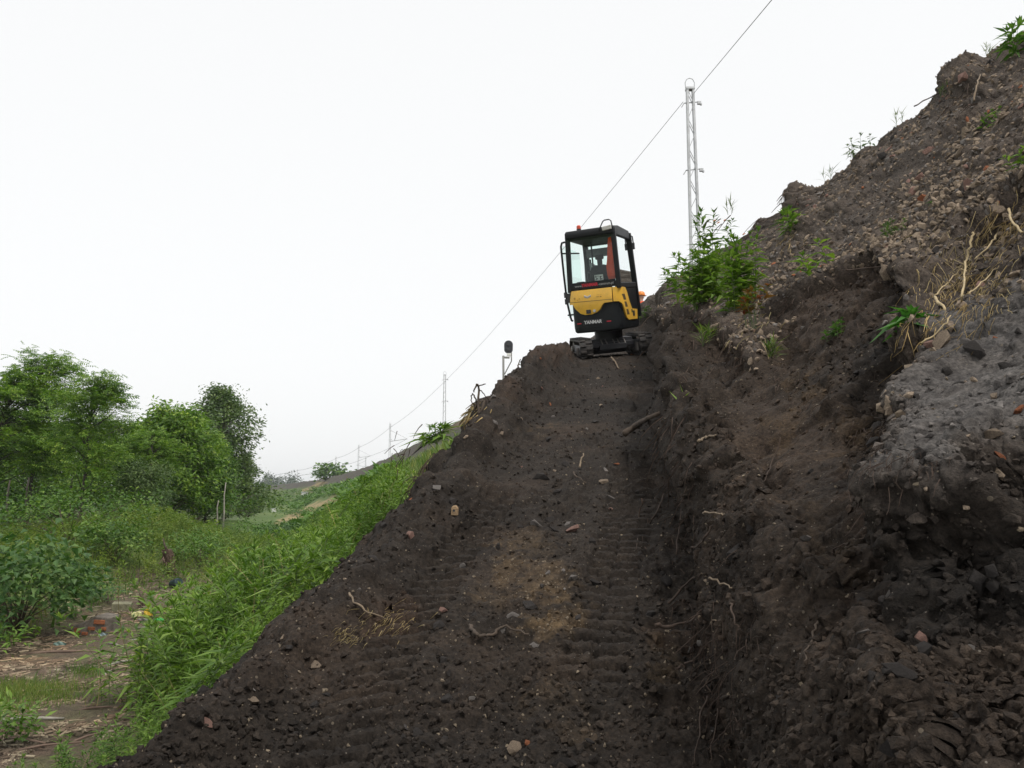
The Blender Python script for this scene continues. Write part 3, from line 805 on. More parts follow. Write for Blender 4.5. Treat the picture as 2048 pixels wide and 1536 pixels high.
    for x, z, w_, h_ in ((-.385, 1.10, .055, .004), (-.36, 1.12, .03, .035), (-.27, 1.115, .012, .03), (.07, 1.165, .045, .004), (.13, 1.165, .035, .004), (.06, 1.125, .05, .012), (.13, 1.12, .03, .02), (-.315, 1.10, .03, .012)):
        plate('worn_lettering', [(x, z), (x + w_, z), (x + w_, z + h_), (x, z + h_)], 0.0545, plain('worn_print', (0.48, 0.27, 0.05), 0.6, bump=0) if 'worn_print' not in bpy.data.materials else bpy.data.materials['worn_print'], hood, 0.003)
    s0 = w0 + arc * 0.35
    side = plate('side_cover', [(.356, 1.02), (.45, 1.015), (.52, .95), (.60, .80), (.68, .71), (.80, .665), (1.34, .66), (1.36, .84), (1.02, .86), (.90, 1.0), (.80, 1.17), (.72, 1.255), (.356, 1.278)], 0.024, M_YELLOW, root, 0.03, 0.006)
    for z0_, z1_, a0, a1 in ((1.03, 1.14, .52, .66), (.90, 1.0, .585, .73), (.76, .86, .66, .80)):
        plate('air_vent', [(a0 + .04, z0_), (a1 + .04, z0_), (a1 - .03, z1_), (a0 - .01, z1_)], 0.032, plain('vent_mesh', (0.10, 0.06, 0.025), 0.7, var=0.4, scale=60) if 'vent_mesh' not in bpy.data.materials else bpy.data.materials['vent_mesh'], side, 0.012)
    plate('dark_label', [(1.05, .72), (1.16, .72), (1.16, .82), (1.05, .82)], 0.0325, M_DARKMET, side, 0.004)
    plate('green_label', [(.97, .79), (1.03, .79), (1.03, .85), (.97, .85)], 0.0325, plain('green_print', (0.03, 0.07, 0.02), 0.6, bump=0), side, 0.004)
    # maker's plate and lettering on the counterweight
    tf = lambda a, z, off: wrap(a, off) + Vector((0, 0, z))
    def lettering(name, s, cx, cz, size, off, mat, bold, shear, parent):
        V, Fc = text_mesh(s, size, bold, shear); b = MB()
        b.add([HM @ tf(cx + p[0], cz + p[1], off) for p in V], Fc); return b.build(name, mat, parent)
    pl = plate('name_plate', [(-.235, .635), (.115, .635), (.135, .655), (.135, .715), (.115, .735), (-.235, .735), (-.255, .715), (-.255, .655)], 0.010, M_DARKMET, body, 0.012)
    plate('name_plate_face', [(-.228, .643), (.108, .643), (.127, .660), (.127, .710), (.108, .727), (-.228, .727), (-.247, .710), (-.247, .660)], 0.0135, M_CABIN, body, 0.004)
    lettering('lettering', 'YANMAR', -.06, .662, .082, 0.016, M_WHITEPRINT, 0.0035, 0.12, body)
    for a in (-.37, .20): plate('red_reflector', [(a, .665), (a + .085, .665), (a + .085, .685), (a, .685)], 0.008, M_REDPRINT, body, 0.01)
    # --- cab
    cx, cyr, cyf, zb, zt = 0.465, -0.58, 0.52, 1.25, 2.33
    cab = MB()
    pil = [((-cx, cyr, zb), (-cx + .03, cyr + .03, zt)), ((cx, cyr, zb), (cx - .03, cyr + .03, zt)), ((-cx, cyf, zb - .3), (-cx + .03, cyf - .16, zt - .06)), ((cx, cyf, zb - .55), (cx - .03, cyf - .16, zt - .06))]
    for k, (a_, b_) in enumerate(pil): cab.bar(a_, b_, 0.085 if k < 2 else 0.10, 0.075, (0, 1, 0))
    cab.bar((-cx, cyr, zb + .09), (cx, cyr, zb + .09), 0.06, 0.10, (0, 0, 1)); cab.bar((cx, cyr, zb + .05), (cx, cyf, zb + .05), 0.05, 0.10); cab.bar((-cx, cyr, zb + .02), (-cx, cyf, zb + .02), 0.05, 0.06)
    cab.bar((-cx, cyf, 1.0), (cx, cyf, 1.0), 0.05, 0.25); cab.bar((-.2, cyr + .62, zb - .05), (-.2, cyr + .62, zt), .03)
    cab.prism([(cyr + .02, .88), (cyf, .72), (cyf, zb + .1), (cyr + .02, zb + .02)], cx - .02, cx + .012, 'x')
    cab.build('cab_frame', M_CABIN, root, HM, bevel=0.014)
    rf = MB(); rf.prism([(cyr - .035, zt - .02), (cyr - .03, zt - .11), (cyr + .1, zt - .14), (cyf - .22, zt - .19), (cyf - .10, zt - .22), (cyf - .11, zt - .12), (cyf - .22, zt - .02), (cyr + .25, zt + .045), (cyr, zt + .03)], -cx - .005, cx + .005, 'x')
    rf.build('roof', M_CABIN, root, HM, bevel=0.025)
    g = MB(); g.add([(-cx + .035, cyr - .012, 1.38), (cx - .035, cyr - .012, 1.38), (cx - .035, cyr - .012, 2.22), (-cx + .035, cyr - .012, 2.22)], [(0, 1, 2, 3)]); g.build('rear_window', M_GLASS, root, HM)
    g = MB(); g.add([(cx - .008, cyr + .06, zb + .08), (cx - .008, cyf - .06, zb + .08), (cx - .03, cyf - .20, zt - .14), (cx - .03, cyr + .07, zt - .06)], [(0, 1, 2, 3)]); g.build('side_window', M_GLASS, root, HM)
    g = MB(); g.add([(-cx + .04, cyf - .02, 1.15), (cx - .04, cyf - .02, 1.15), (cx - .06, cyf - .18, zt - .16), (-cx + .06, cyf - .18, zt - .16)], [(0, 1, 2, 3)]); g.build('windscreen', M_GLASS, root, HM)
    bd = MB(); bd.box((0, cyr - .022, 1.355), (2 * cx - .1, 0.014, 0.13)); band = bd.build('window_band', M_CABIN, root, HM, bevel=0.004)
    def face_text(name, s, x, z, size, mat, bold, shear):
        V, Fc = text_mesh(s, size, bold, shear); b = MB(); b.add([HM @ Vector((x + p[0], cyr - .031, z + p[1])) for p in V], Fc); b.build(name, mat, band)
    face_text('lettering', 'www.', -.285, 1.335, .062, M_GREYPRINT, 0.001, 0)
    face_text('lettering', 'YANMAR', -.075, 1.335, .075, M_REDPRINT, 0.004, 0.1)
    face_text('lettering', '-centrum.pl', .235, 1.335, .062, M_GREYPRINT, 0.001, 0)
    V, Fc = text_mesh('Vio17', .06, 0.002, 0.1); b = MB(); b.add([HM @ Vector((cx + .0145, -.30 + p[0], 1.27 + p[1])) for p in V], Fc); b.build('side_lettering', M_REDPRINT, root)
    # rear door edge standing open on the far left
    dr = MB(); dx = -cx - .085
    dr.tube([(-cx - .02, cyr - .0, 2.18), (dx + .01, cyr - .01, 2.17), (dx - .015, cyr - .01, 2.11), (dx - .01, cyr - .01, 1.6), (dx, cyr, 1.1), (dx + .045, cyr, .80), (dx + .06, cyr, .745), (-cx, cyr, .74)], 0.019, 10)
    dr.tube([(dx, cyr, 1.98), (-cx - .04, cyr + .75, 2.0)], 0.015, 6); dr.tube([(dx, cyr, .85), (-cx - .04, cyr + .75, .85)], 0.015, 6)
    door = dr.build('cab_door', M_CABIN, root, HM, smooth=True)
    g = MB(); g.add([(dx + .004, cyr, .80), (-cx - .03, cyr + .75, .85), (-cx - .03, cyr + .75, 2.0), (dx, cyr, 2.13)], [(0, 1, 2, 3)]); g.build('door_glass', M_GLASS, door, HM)
    h = MB(); h.box((dx - .01, cyr, 1.22), (.06, .05, .10)); h.box((dx - .005, cyr, 1.10), (.06, .05, .10)); h.box((-cx - .02, cyr - .01, 1.16), (.10, .05, .17)); h.build('door_latch', M_DARKMET, door, HM, bevel=0.008)
    # seat, head restraint, grips and roof fittings
    st = MB(); sx = 0.02
    st.prism([(-.19, 1.10), (.19, 1.10), (.20, 1.45), (.19, 1.62), (.15, 1.69), (.08, 1.715), (-.08, 1.715), (-.15, 1.69), (-.19, 1.62), (-.20, 1.45)], -.26, -.17, 'y')
    st.box((0, .02, 1.14), (.42, .42, .12)); st.box((0, -.2, 1.78), (.10, .04, .14)); st.box((.0, -.2, 1.86), (.16, .06, .09))
    seat = st.build('seat', M_SEAT, root, HM @ Matrix.Translation((sx, 0, 0)), bevel=0.02)
    lb = MB(); lb.box((sx - .02, -.268, 1.47), (.165, .006, .135)); lab = lb.build('seat_label', M_LABEL, seat, HM)
    mk = MB()
    for x, z, w_, h_ in ((-.055, .03, .02, .04), (-.04, -.01, .035, .02), (-.06, -.03, .04, .012), (.035, .025, .04, .015), (.03, -.01, .015, .05), (.055, -.02, .02, .02), (-.015, .035, .012, .02)): mk.box((sx - .02 + x, -.273, 1.475 + z), (w_, .003, h_))
    mk.build('label_marks', M_DARKMET, seat, HM)
    gr = MB(); gr.tube([(-.22, -.05, 1.30), (-.215, -.05, 1.56), (-.235, -.05, 1.60), (-.27, -.05, 1.60), (-.285, -.05, 1.56), (-.28, -.05, 1.30)], .016, 8); gr.build('grab_handle', M_DARKMET, root, HM, smooth=True)
    for x in (.27, -.3): gr = MB(); gr.tube([(x, .1, 1.2), (x, .16, 1.42)], .018, 8); gr.build('control_lever', M_DARKMET, root, HM, smooth=True)
    cs = MB(); cs.box((.33, .1, 1.22), (.16, .5, .22)); cs.box((-.34, .1, 1.22), (.14, .5, .22)); cs.box((.28, .38, 1.42), (.14, .05, .14)); cs.box((-.33, -.35, 1.36), (.14, .10, .16)); cs.build('console', M_SEAT, root, HM, bevel=0.015)
    fr = MB(); fr.bar((-cx + .05, cyf - .17, 1.98), (cx - .05, cyf - .17, 1.98), .03, .16); fr.build('front_blind', plain('tinted_visor', (0.10, 0.12, 0.12), 0.4), root, HM)
    bc = MB(); bc.cyl((-.24, cyr + .13, zt + .05), .042, .03, 14); bc.build('beacon_base', M_DARKMET, root, HM)
    bc = MB(); bc.tube([(-.24, cyr + .13, zt + .06), (-.24, cyr + .13, zt + .115), (-.24, cyr + .13, zt + .13)], [.041, .038, .02], 14); bc.build('beacon', M_RED, root, HM, smooth=False)
    lm = MB(); lm.box((.345, cyr - .035, zt - .005), (.17, .07, .075), Matrix.Rotation(R(-6), 3, 'Y')); lamp = lm.build('work_lamp', M_LAMP, root, HM, bevel=0.012)
    lg = MB(); lg.tube([(.20, cyr - .045, zt - .03), (.22, cyr - .05, zt + .01), (.285, cyr - .05, zt + .115), (.32, cyr - .05, zt + .135), (.40, cyr - .05, zt + .135), (.435, cyr - .05, zt + .11), (.445, cyr - .04, zt + .03), (.445, cyr, zt - .02)], .011, 8)
    lg.build('lamp_guard', M_DARKMET, lamp, HM, smooth=True)
    hr = MB(); hr.tube([(cx + .005, cyf - .16, 2.22), (cx + .04, cyf - .14, 2.20), (cx + .05, cyf - .13, 2.05), (cx + .03, cyf - .12, 1.98)], .012, 6); hr.box((cx + .045, cyf - .13, 2.02), (.04, .05, .12)); hr.build('mirror', M_DARKMET, root, HM)
    # boom, arm and bucket ahead of the cab
    BMX = HM @ Matrix.Translation((-.06, .6, 0)) @ Matrix.Rotation(R(38), 4, 'Z') @ Matrix.Translation((.06, -.6, 0))      # boom swung aside
    bm_ = MB(); bm_.prism([(.55, .75), (.75, .72), (1.35, 1.55), (1.9, 1.75), (1.9, 1.9), (1.28, 1.72), (.62, .95)], -.13, .01, 'x'); bm_.build('boom', M_CABIN, root, BMX, bevel=0.01)
    bm_ = MB(); bm_.prism([(1.82, 1.95), (1.95, 1.95), (2.05, .95), (1.95, .92)], -.12, 0, 'x'); bm_.build('arm', M_CABIN, root, BMX, bevel=0.01)
    bm_ = MB(); bm_.prism([(1.9, 1.0), (2.1, 1.0), (2.1, .75), (1.95, .62), (1.7, .62), (1.75, .8)], -.28, .16, 'x'); bm_.build('bucket', M_DARKMET, root, BMX, bevel=0.01)
    # --- hi-vis jacket hung inside the rear window
    jb = MB(); J = []
    for k, (z, x0, x1, dy) in enumerate(((2.16, .285, .325, 0), (2.08, .26, .345, .012), (1.94, .25, .36, -.008), (1.78, .235, .355, .015), (1.64, .215, .375, -.01), (1.50, .21, .385, .012), (1.42, .225, .38, 0))):
        for j in range(7):
            t = j / 6; J.append((x0 + .045 + (x1 - x0) * t, -.555 + dy * .6 + .022 * math.sin(t * 9 + k * 1.3) , z - .012 * math.sin(t * 5 + k)))
    Fc = [(a * 7 + j, a * 7 + j + 1, a * 7 + 8 + j, a * 7 + 7 + j) for a in range(6) for j in range(6)]
    V = J + [(p[0], p[1] + .035, p[2]) for p in J]; nJ = len(J)
    Fc2 = Fc + [tuple(i + nJ for i in reversed(f)) for f in Fc] + [(a * 7, a * 7 + 7, a * 7 + 7 + nJ, a * 7 + nJ) for a in range(6)] + [(a * 7 + 6, a * 7 + 6 + nJ, a * 7 + 13 + nJ, a * 7 + 13) for a in range(6)]
    Fc2 += [(j, j + nJ, j + 1 + nJ, j + 1) for j in range(6)] + [(42 + j, 43 + j, 43 + j + nJ, 42 + j + nJ) for j in range(6)]
    jb.add(V, Fc2); jk = jb.build('safety_jacket', M_ORANGE, None, Mw @ HM, smooth=True)
    tag(jk, 'red-orange safety jacket hanging inside the rear window of the excavator cab', 'jacket')
    return root
build_excavator()

# ------------------------------------------------------------------ worker, only head and shoulders show beyond the excavator
def skin_body(name, joints, edges, mat, parent, sub=2):
    me = bpy.data.meshes.new(name); me.from_pydata([j[:3] for j in joints], edges, [])
    o = link(name, me, mat, parent)
    m_ = o.modifiers.new('skin', 'SKIN')
    me.skin_vertices if me.skin_vertices else None
    for i, j in enumerate(joints):
        sv = me.skin_vertices[0].data[i]; r_ = j[3]; sv.radius = (r_, r_ * (j[4] if len(j) > 4 else 1))
    me.skin_vertices[0].data[0].use_root = True
    o.modifiers.new('sub', 'SUBSURF').levels = sub; o.modifiers['sub'].render_levels = sub
    return o
def add_skin_layer(me):
    bm = bmesh.new(); bm.from_mesh(me); bm.verts.layers.skin.verify(); bm.to_mesh(me); bm.free()
def build_worker():
    Y = 26.5; p = at(1281, 583, Y)
    root = empty('person', (p[0], Y, p[2] - 1.86), R(-70))
    tag(root, 'worker in orange helmet and orange jacket standing beyond the excavator', 'person')
    def mk(name, joints, edges, mat):
        me = bpy.data.meshes.new(name); me.from_pydata([j[:3] for j in joints], edges, []); add_skin_layer(me)
        o = link(name, me, mat, root); m_ = o.modifiers.new('skin', 'SKIN'); m_.use_smooth_shade = True
        for i, j in enumerate(joints):
            sv = me.skin_vertices[0].data[i]; sv.radius = (j[3], j[3] * (j[4] if len(j) > 4 else 1)); sv.use_root = (i == 0)
        s_ = o.modifiers.new('sub', 'SUBSURF'); s_.levels = 2; s_.render_levels = 2
        return o
    body = [(0, 0, .95, .13, 1.1), (0, 0, 1.15, .12), (0, 0, 1.36, .13), (0, 0, 1.50, .06), (0, .02, 1.58, .065), (0, .035, 1.68, .088), (0, .02, 1.76, .08),
            (-.10, 0, .88, .085), (-.11, .02, .50, .06), (-.11, -.02, .10, .045), (-.11, .10, .05, .04), (.10, 0, .88, .085), (.11, .03, .50, .06), (.11, 0, .10, .045), (.11, .12, .05, .04),
            (-.19, 0, 1.43, .055), (-.25, .0, 1.18, .045), (-.22, .14, .97, .035), (.19, 0, 1.43, .055), (.26, .02, 1.18, .045), (.22, .18, 1.0, .035)]
    e = [(0, 1), (1, 2), (2, 3), (3, 4), (4, 5), (5, 6), (0, 7), (7, 8), (8, 9), (9, 10), (0, 11), (11, 12), (12, 13), (13, 14), (2, 15), (15, 16), (16, 17), (2, 18), (18, 19), (19, 20)]
    # hands: palm and five fingers each
    for s, w in ((-1, 17), (1, 20)):
        bx0, by0, bz0 = body[w][:3]; k0 = len(body); body.append((bx0, by0 + .05, bz0 - .06, .03)); e.append((w, k0))
        for f in range(5):
            dx = (-.03 + .016 * f) if f else -s * .035
            L_ = (.05, .075, .085, .08, .06)[f]; k1 = len(body)
            body.append((bx0 + dx, by0 + .06 + L_ * .4, bz0 - .07 - L_ * .5, .010)); body.append((bx0 + dx, by0 + .05 + L_ * .4, bz0 - .07 - L_, .008)); e += [(k0, k1), (k1, k1 + 1)]
    mk('body', body, e, M_SKIN)
    jk = [(0, 0, .98, .155, .8), (0, 0, 1.18, .15, .8), (0, 0, 1.36, .17, .75), (0, 0, 1.49, .09), (-.20, 0, 1.42, .08), (-.265, 0, 1.18, .065), (-.225, .12, 1.0, .052), (.20, 0, 1.42, .08), (.275, .02, 1.18, .065), (.225, .16, 1.03, .052)]
    mk('jacket', jk, [(0, 1), (1, 2), (2, 3), (2, 4), (4, 5), (5, 6), (2, 7), (7, 8), (8, 9)], M_ORANGE)
    tr = [(0, 0, .95, .145, .9), (-.10, 0, .84, .10), (-.11, .02, .50, .078), (-.11, -.02, .12, .07), (.10, 0, .84, .10), (.11, .03, .50, .078), (.11, 0, .12, .07)]
    mk('trousers', tr, [(0, 1), (1, 2), (2, 3), (0, 4), (4, 5), (5, 6)], M_TROUSER)
    for s in (-1, 1):
        b = MB(); b.prism([(-.07, 0), (.20, 0), (.20, .05), (.12, .09), (.06, .16), (-.07, .16)], s * .11 - .05, s * .11 + .05, 'x'); b.build('boot', M_DARKMET, root, bevel=0.02)
    h = MB(); V = []; n = 16
    prof = [(.125, 1.72), (.122, 1.78), (.105, 1.83), (.07, 1.858), (.02, 1.868)]
    for r_, z in prof:
        for k in range(n): a = 2 * math.pi * k / n; V.append((r_ * math.cos(a) * .92, .02 + r_ * math.sin(a) * 1.12, z))
    Fc = [(l * n + k, l * n + (k + 1) % n, (l + 1) * n + (k + 1) % n, (l + 1) * n + k) for l in range(4) for k in range(n)] + [tuple(4 * n + k for k in range(n)), tuple(reversed(range(n)))]
    h.add(V, Fc); h.prism([(-.09, .12), (.09, .12), (.06, .20), (-.06, .20)], 1.715, 1.727, 'z'); h.build('helmet', M_HELMET, root, bevel=0.004)
    for x in (-.028, .028): b = MB(); b.box((x, .118, 1.70), (.018, .012, .01)); b.build('eye', M_DARKMET, root, bevel=0.003)
    b = MB(); b.prism([(.10, 1.70), (.145, 1.655), (.10, 1.65)], -.013, .013, 'x'); b.build('nose', M_SKIN, root, bevel=0.004)
    b = MB(); b.box((0, .112, 1.625), (.045, .012, .008)); b.build('mouth', M_REDPRINT, root, bevel=0.003)
    for x in (-.088, .088): b = MB(); b.box((x, .03, 1.67), (.02, .03, .05)); b.build('ear', M_SKIN, root, bevel=0.006)
build_worker()
# ------------------------------------------------------------------ leaves, weeds, shrubs, trees
def leaf(L, w, droop=0.25, fold=0.18, base=0.0):
    """one lanceolate leaf along +X, folded on its midrib: 5 points, 4 triangles"""
    V = np.array([[0, 0, 0], [L * 0.42, w / 2, fold * w - droop * L * .12], [L * 0.42, 0, -droop * L * .12], [L * 0.42, -w / 2, fold * w - droop * L * .12], [L, 0, -droop * L]])
    return V, np.array([[0, 2, 1], [0, 3, 2], [2, 4, 1], [2, 3, 4]])
def quadleaf(L, w, droop=0.2):
    V = np.array([[0, 0, 0], [L * .5, w / 2, -droop * L * .2], [L, 0, -droop * L], [L * .5, -w / 2, -droop * L * .2]])
    return V, np.array([[0, 3, 1], [1, 3, 2]])
def rotm(az, el, roll=0.0):
    """turn +X to azimuth az and elevation el"""
    ca, sa, ce, se, cr, sr = np.cos(az), np.sin(az), np.cos(el), np.sin(el), np.cos(roll), np.sin(roll)
    Rz = np.array([[ca, -sa, 0], [sa, ca, 0], [0, 0, 1]]); Ry = np.array([[ce, 0, -se], [0, 1, 0], [se, 0, ce]]); Rx = np.array([[1, 0, 0], [0, cr, -sr], [0, sr, cr]])
    return Rz @ Ry @ Rx
class Bag:
    """many small pieces gathered as arrays"""
    def __init__(s): s.V = []; s.F = []; s.n = 0
    def add(s, V, Fc): s.V.append(V); s.F.append(Fc + s.n); s.n += len(V)
    def mesh(s, name, smooth=False): return mesh_np(name, np.concatenate(s.V), np.concatenate(s.F), smooth)
def stem_tube(pts, r0, r1, n=4):
    pts = np.asarray(pts, float); m = len(pts); V = []
    for i, p in enumerate(pts):
        t = pts[min(i + 1, m - 1)] - pts[max(i - 1, 0)]; t = t / (np.linalg.norm(t) + 1e-9)
        a = np.cross(t, [0.3, 0.9, 0.1]); a /= np.linalg.norm(a) + 1e-9; b = np.cross(t, a); r = r0 + (r1 - r0) * i / max(m - 1, 1)
        for k in range(n): th = 2 * np.pi * k / n; V.append(p + r * (a * np.cos(th) + b * np.sin(th)))
    Fc = []
    for i in range(m - 1):
        for k in range(n):
            k2 = (k + 1) % n; A, B, C_, D = i * n + k, i * n + k2, (i + 1) * n + k2, (i + 1) * n + k
            Fc += [[A, B, C_], [A, C_, D]]
    return np.array(V), np.array(Fc)
def weed_template(rng, h=1.0, n=26, L=0.15, w=0.028, lean=0.1, start=0.12, el0=0.7, el1=0.2):
    """upright leafy stem like goldenrod or willowherb: (stem arrays, leaf arrays)"""
    bend = rng.normal(0, lean, 2); T = np.linspace(0, 1, 6)
    path = np.stack([bend[0] * T ** 2 * h, bend[1] * T ** 2 * h, T * h], 1)
    st = stem_tube(path, 0.006 * max(h, .4), 0.002, 3)
    lv = Bag(); az = rng.uniform(0, 6.28)
    for k in range(n):
        t = start + (1 - start) * (k + rng.uniform(-.3, .3)) / n; t = min(max(t, 0.05), 1)
        p = np.array([np.interp(t, T, path[:, i]) for i in range(3)])
        az += 2.4 + rng.normal(0, .25); s = L * (0.65 + 0.6 * math.sin(math.pi * min(t * .85 + .1, 1))) * rng.uniform(.75, 1.2)
        el = el0 * t ** 3 + el1 + rng.normal(0, .18) 
        V, Fc = leaf(s, w * rng.uniform(.8, 1.2) * s / L, droop=rng.uniform(.15, .6))
        lv.add(V @ rotm(az, el, rng.normal(0, .3)).T + p, Fc)
    for k in range(6):     # tuft at the tip
        V, Fc = leaf(L * .45, w * .7, .1); lv.add(V @ rotm(az + k * 1.05, 0.9 + rng.normal(0, .2)).T + path[-1], Fc)
    return st, (np.concatenate(lv.V), np.concatenate(lv.F))
def scatter(templates, P, scale, az, tilt=None, rng=RNG):
    """joined copies of the templates at points P"""
    Vs, Fs, n0 = [], [], 0
    pick = rng.integers(0, len(templates), len(P))
    for k, (V, Fc) in enumerate(templates):
        s = np.where(pick == k)[0]
        if not len(s): continue
        ca, sa = np.cos(az[s]), np.sin(az[s]); sc = scale[s]
        x = (V[None, :, 0] * ca[:, None] - V[None, :, 1] * sa[:, None]) * sc[:, None]; y = (V[None, :, 0] * sa[:, None] + V[None, :, 1] * ca[:, None]) * sc[:, None]; z = V[None, :, 2] * sc[:, None]
        if tilt is not None: x = x + z * tilt[s, 0][:, None]; y = y + z * tilt[s, 1][:, None]
        W = np.stack([x, y, z], -1) + P[s][:, None, :]
        Vs.append(W.reshape(-1, 3)); Fs.append((Fc[None] + (np.arange(len(s)) * len(V))[:, None, None] + n0).reshape(-1, 3)); n0 += W.shape[0] * W.shape[1]
    return np.concatenate(Vs), np.concatenate(Fs)

L_WEED = leafy('weed_leaves', (0.085, 0.165, 0.026), (0.150, 0.260, 0.042), (0.26, 0.37, 0.085))
L_WEED2 = leafy('slope_plant_leaves', (0.06, 0.135, 0.028), (0.10, 0.205, 0.04), (0.16, 0.28, 0.07))
L_GRASS = leafy('grass_blades', (0.08, 0.15, 0.03), (0.14, 0.21, 0.055), (0.27, 0.27, 0.11))
L_ROB = leafy('robinia_leaves', (0.078, 0.165, 0.024), (0.150, 0.270, 0.042), (0.29, 0.40, 0.080))
L_DARK = leafy('dark_tree_leaves', (0.045, 0.105, 0.020), (0.088, 0.180, 0.032), (0.18, 0.28, 0.058))
L_GREYG = leafy('grey_green_leaves', (0.070, 0.120, 0.045), (0.115, 0.180, 0.070), (0.19, 0.26, 0.11))
L_BUSH = leafy('bush_leaves', (0.050, 0.115, 0.035), (0.080, 0.165, 0.050), (0.13, 0.22, 0.080))
L_LIME = leafy('lime_leaves', (0.13, 0.22, 0.035), (0.18, 0.29, 0.045), (0.24, 0.34, 0.07))
L_FAR = leafy('far_wood_leaves', (0.020, 0.042, 0.018), (0.032, 0.062, 0.024), (0.045, 0.080, 0.030), trans=0.15)
L_DOCK = leafy('dock_leaves', (0.035, 0.12, 0.03), (0.05, 0.16, 0.035), (0.07, 0.20, 0.05))
L_RED = leafy('reddened_leaves', (0.30, 0.07, 0.04), (0.25, 0.14, 0.04), (0.16, 0.20, 0.05))
L_STRAW = leafy('dry_straw', (0.20, 0.145, 0.075), (0.33, 0.25, 0.13), (0.46, 0.37, 0.21), trans=0.1, rough=0.7)
M_STEM = plain('green_stems', (0.07, 0.10, 0.03), 0.7, var=0.3)
M_BARK = plain('grey_bark', (0.075, 0.062, 0.050), 0.9, var=0.45, scale=5, bump=0.8)
M_BARKP = plain('pale_bark', (0.30, 0.28, 0.24), 0.85, var=0.4, scale=7, bump=0.5)
M_TWIG = plain('dead_wood', (0.085, 0.062, 0.045), 0.9, var=0.45, scale=12, bump=0.6)
M_ROOT = plain('root_bark', (0.070, 0.046, 0.033), 0.9, var=0.4, scale=15, bump=0.6)
M_PALEROOT = plain('pale_root', (0.22, 0.165, 0.11), 0.85, var=0.35, scale=15, bump=0.4)
M_CHIP = plain('wood_chips', (0.19, 0.13, 0.098), 0.9, var=0.5, scale=3, bump=0.3)

# ---- the belt of weeds along the spoil edge (a mass), its largest plants one by one
wr = np.random.default_rng(21)
W_T = [weed_template(wr, wr.uniform(.8, 1.05), 32, 0.19, 0.036, .12) for _ in range(7)]
def belt_points(n, ylo, yhi, rng, pw=1.0):
    Y = 1 / rng.uniform(1 / yhi, 1 / ylo, n) if pw == 1 else rng.uniform(ylo, yhi, n)
    lo = Xc(Y) - 9.9 + 0.5 * np.sin(Y * 1.7) + 0.3 * np.sin(Y * 4.1); hi = XL(Y) - 0.9
    hi = np.where(Y > 16, Xc(Y) - 4.2, hi)
    X = lo + (hi - lo) * rng.uniform(0, 1, n) ** 0.8
    return X, Y
n = 2300
X, Y = belt_points(n, 6.6, 34, wr)
X2, Y2 = belt_points(700, 34, 75, wr)
X, Y = np.concatenate([X, X2]), np.concatenate([Y, Y2])
P0 = np.stack([X, Y, height(X, Y)], -1)
u, v = project(P0)
den = fbm(P0, 0.45, 2, 301)
tanz = np.zeros(len(X), bool)
for poly in ([(525, 1078), (560, 1038), (620, 1010), (690, 985), (700, 1010), (650, 1040), (590, 1062)],):
    d_, i_ = seg_dist(u, v, poly); tanz |= i_ & (Y > 25)
ut, vt = project(P0 + np.array([0, 0, .75]))
ok = (den > -0.75) & ~tanz & (u > -160) & (ut < 812) & (vt > np.interp(ut, [0, 560, 700, 812], [900, 1010, 950, 905]))
P0 = P0[ok]; Y = Y[ok]; den = den[ok]
hs = wr.uniform(.55, 1.0, len(P0)) * np.interp(Y, [6.6, 9, 13], [.6, .9, 1.0]) * np.clip(0.9 + .35 * den, .5, 1.3) * np.where(Y > 25, 1.0, 1.0)
# plants nearest the wet floor are shorter
az = wr.uniform(0, 6.28, len(P0)); tl = np.stack([wr.normal(-.12, .12, len(P0)), wr.normal(0, .12, len(P0))], 1)
near_ix = np.argsort(Y)[:70]
far_mask = np.ones(len(P0), bool); far_mask[near_ix] = False
Pz = P0.copy(); Pz[:, 2] -= 0.03
V, Fc = scatter([t[1] for t in W_T], Pz[far_mask], hs[far_mask], az[far_mask], tl[far_mask], np.random.default_rng(3))
weeds = link('weed_belt', mesh_np('weed_belt', V, Fc), L_WEED); tag(weeds, 'thick belt of leafy green weeds on the embankment slope below the black spoil', 'weeds', kind='stuff')
V, Fc = scatter([t[0] for t in W_T], Pz[far_mask], hs[far_mask], az[far_mask], tl[far_mask], np.random.default_rng(3))
st = link('stems', mesh_np('stems', V, Fc), M_STEM, weeds); tag(st, kind='stuff')
kd = wr.choice(np.where(far_mask)[0], 260); DT = [weed_template(wr, 1.0, 5, .06, .008, .2, .55) for _ in range(4)]
V, Fc = scatter([(np.concatenate([t[0][0], t[1][0]]), np.concatenate([t[0][1], t[1][1] + len(t[0][0])])) for t in DT], Pz[kd] + wr.normal(0, .1, (260, 3)) * [1, 1, 0], hs[kd] * wr.uniform(.9, 1.25, 260), wr.uniform(0, 6.28, 260), wr.normal(0, .2, (260, 2)), wr)
tag(link('dead_stems', mesh_np('dead_stems', V, Fc), L_STRAW, weeds), kind='stuff')
W_me = [(mesh_np('stem', *t[0]), mesh_np('leaves', *t[1])) for t in W_T]
for k, i in enumerate(near_ix):
    o = empty('weed_plant', Pz[i], az[i]); o.scale = (hs[i],) * 3; o.rotation_euler = (wr.normal(0, .12), wr.normal(0, .12), az[i])
    a, b = W_me[k % len(W_me)]
    link('stem', a, M_STEM, o); link('leaves', b, L_WEED, o)
    tag(o, 'upright leafy green weed at the near foot of the weed belt', 'weed', 'weeds at the near foot of the belt')

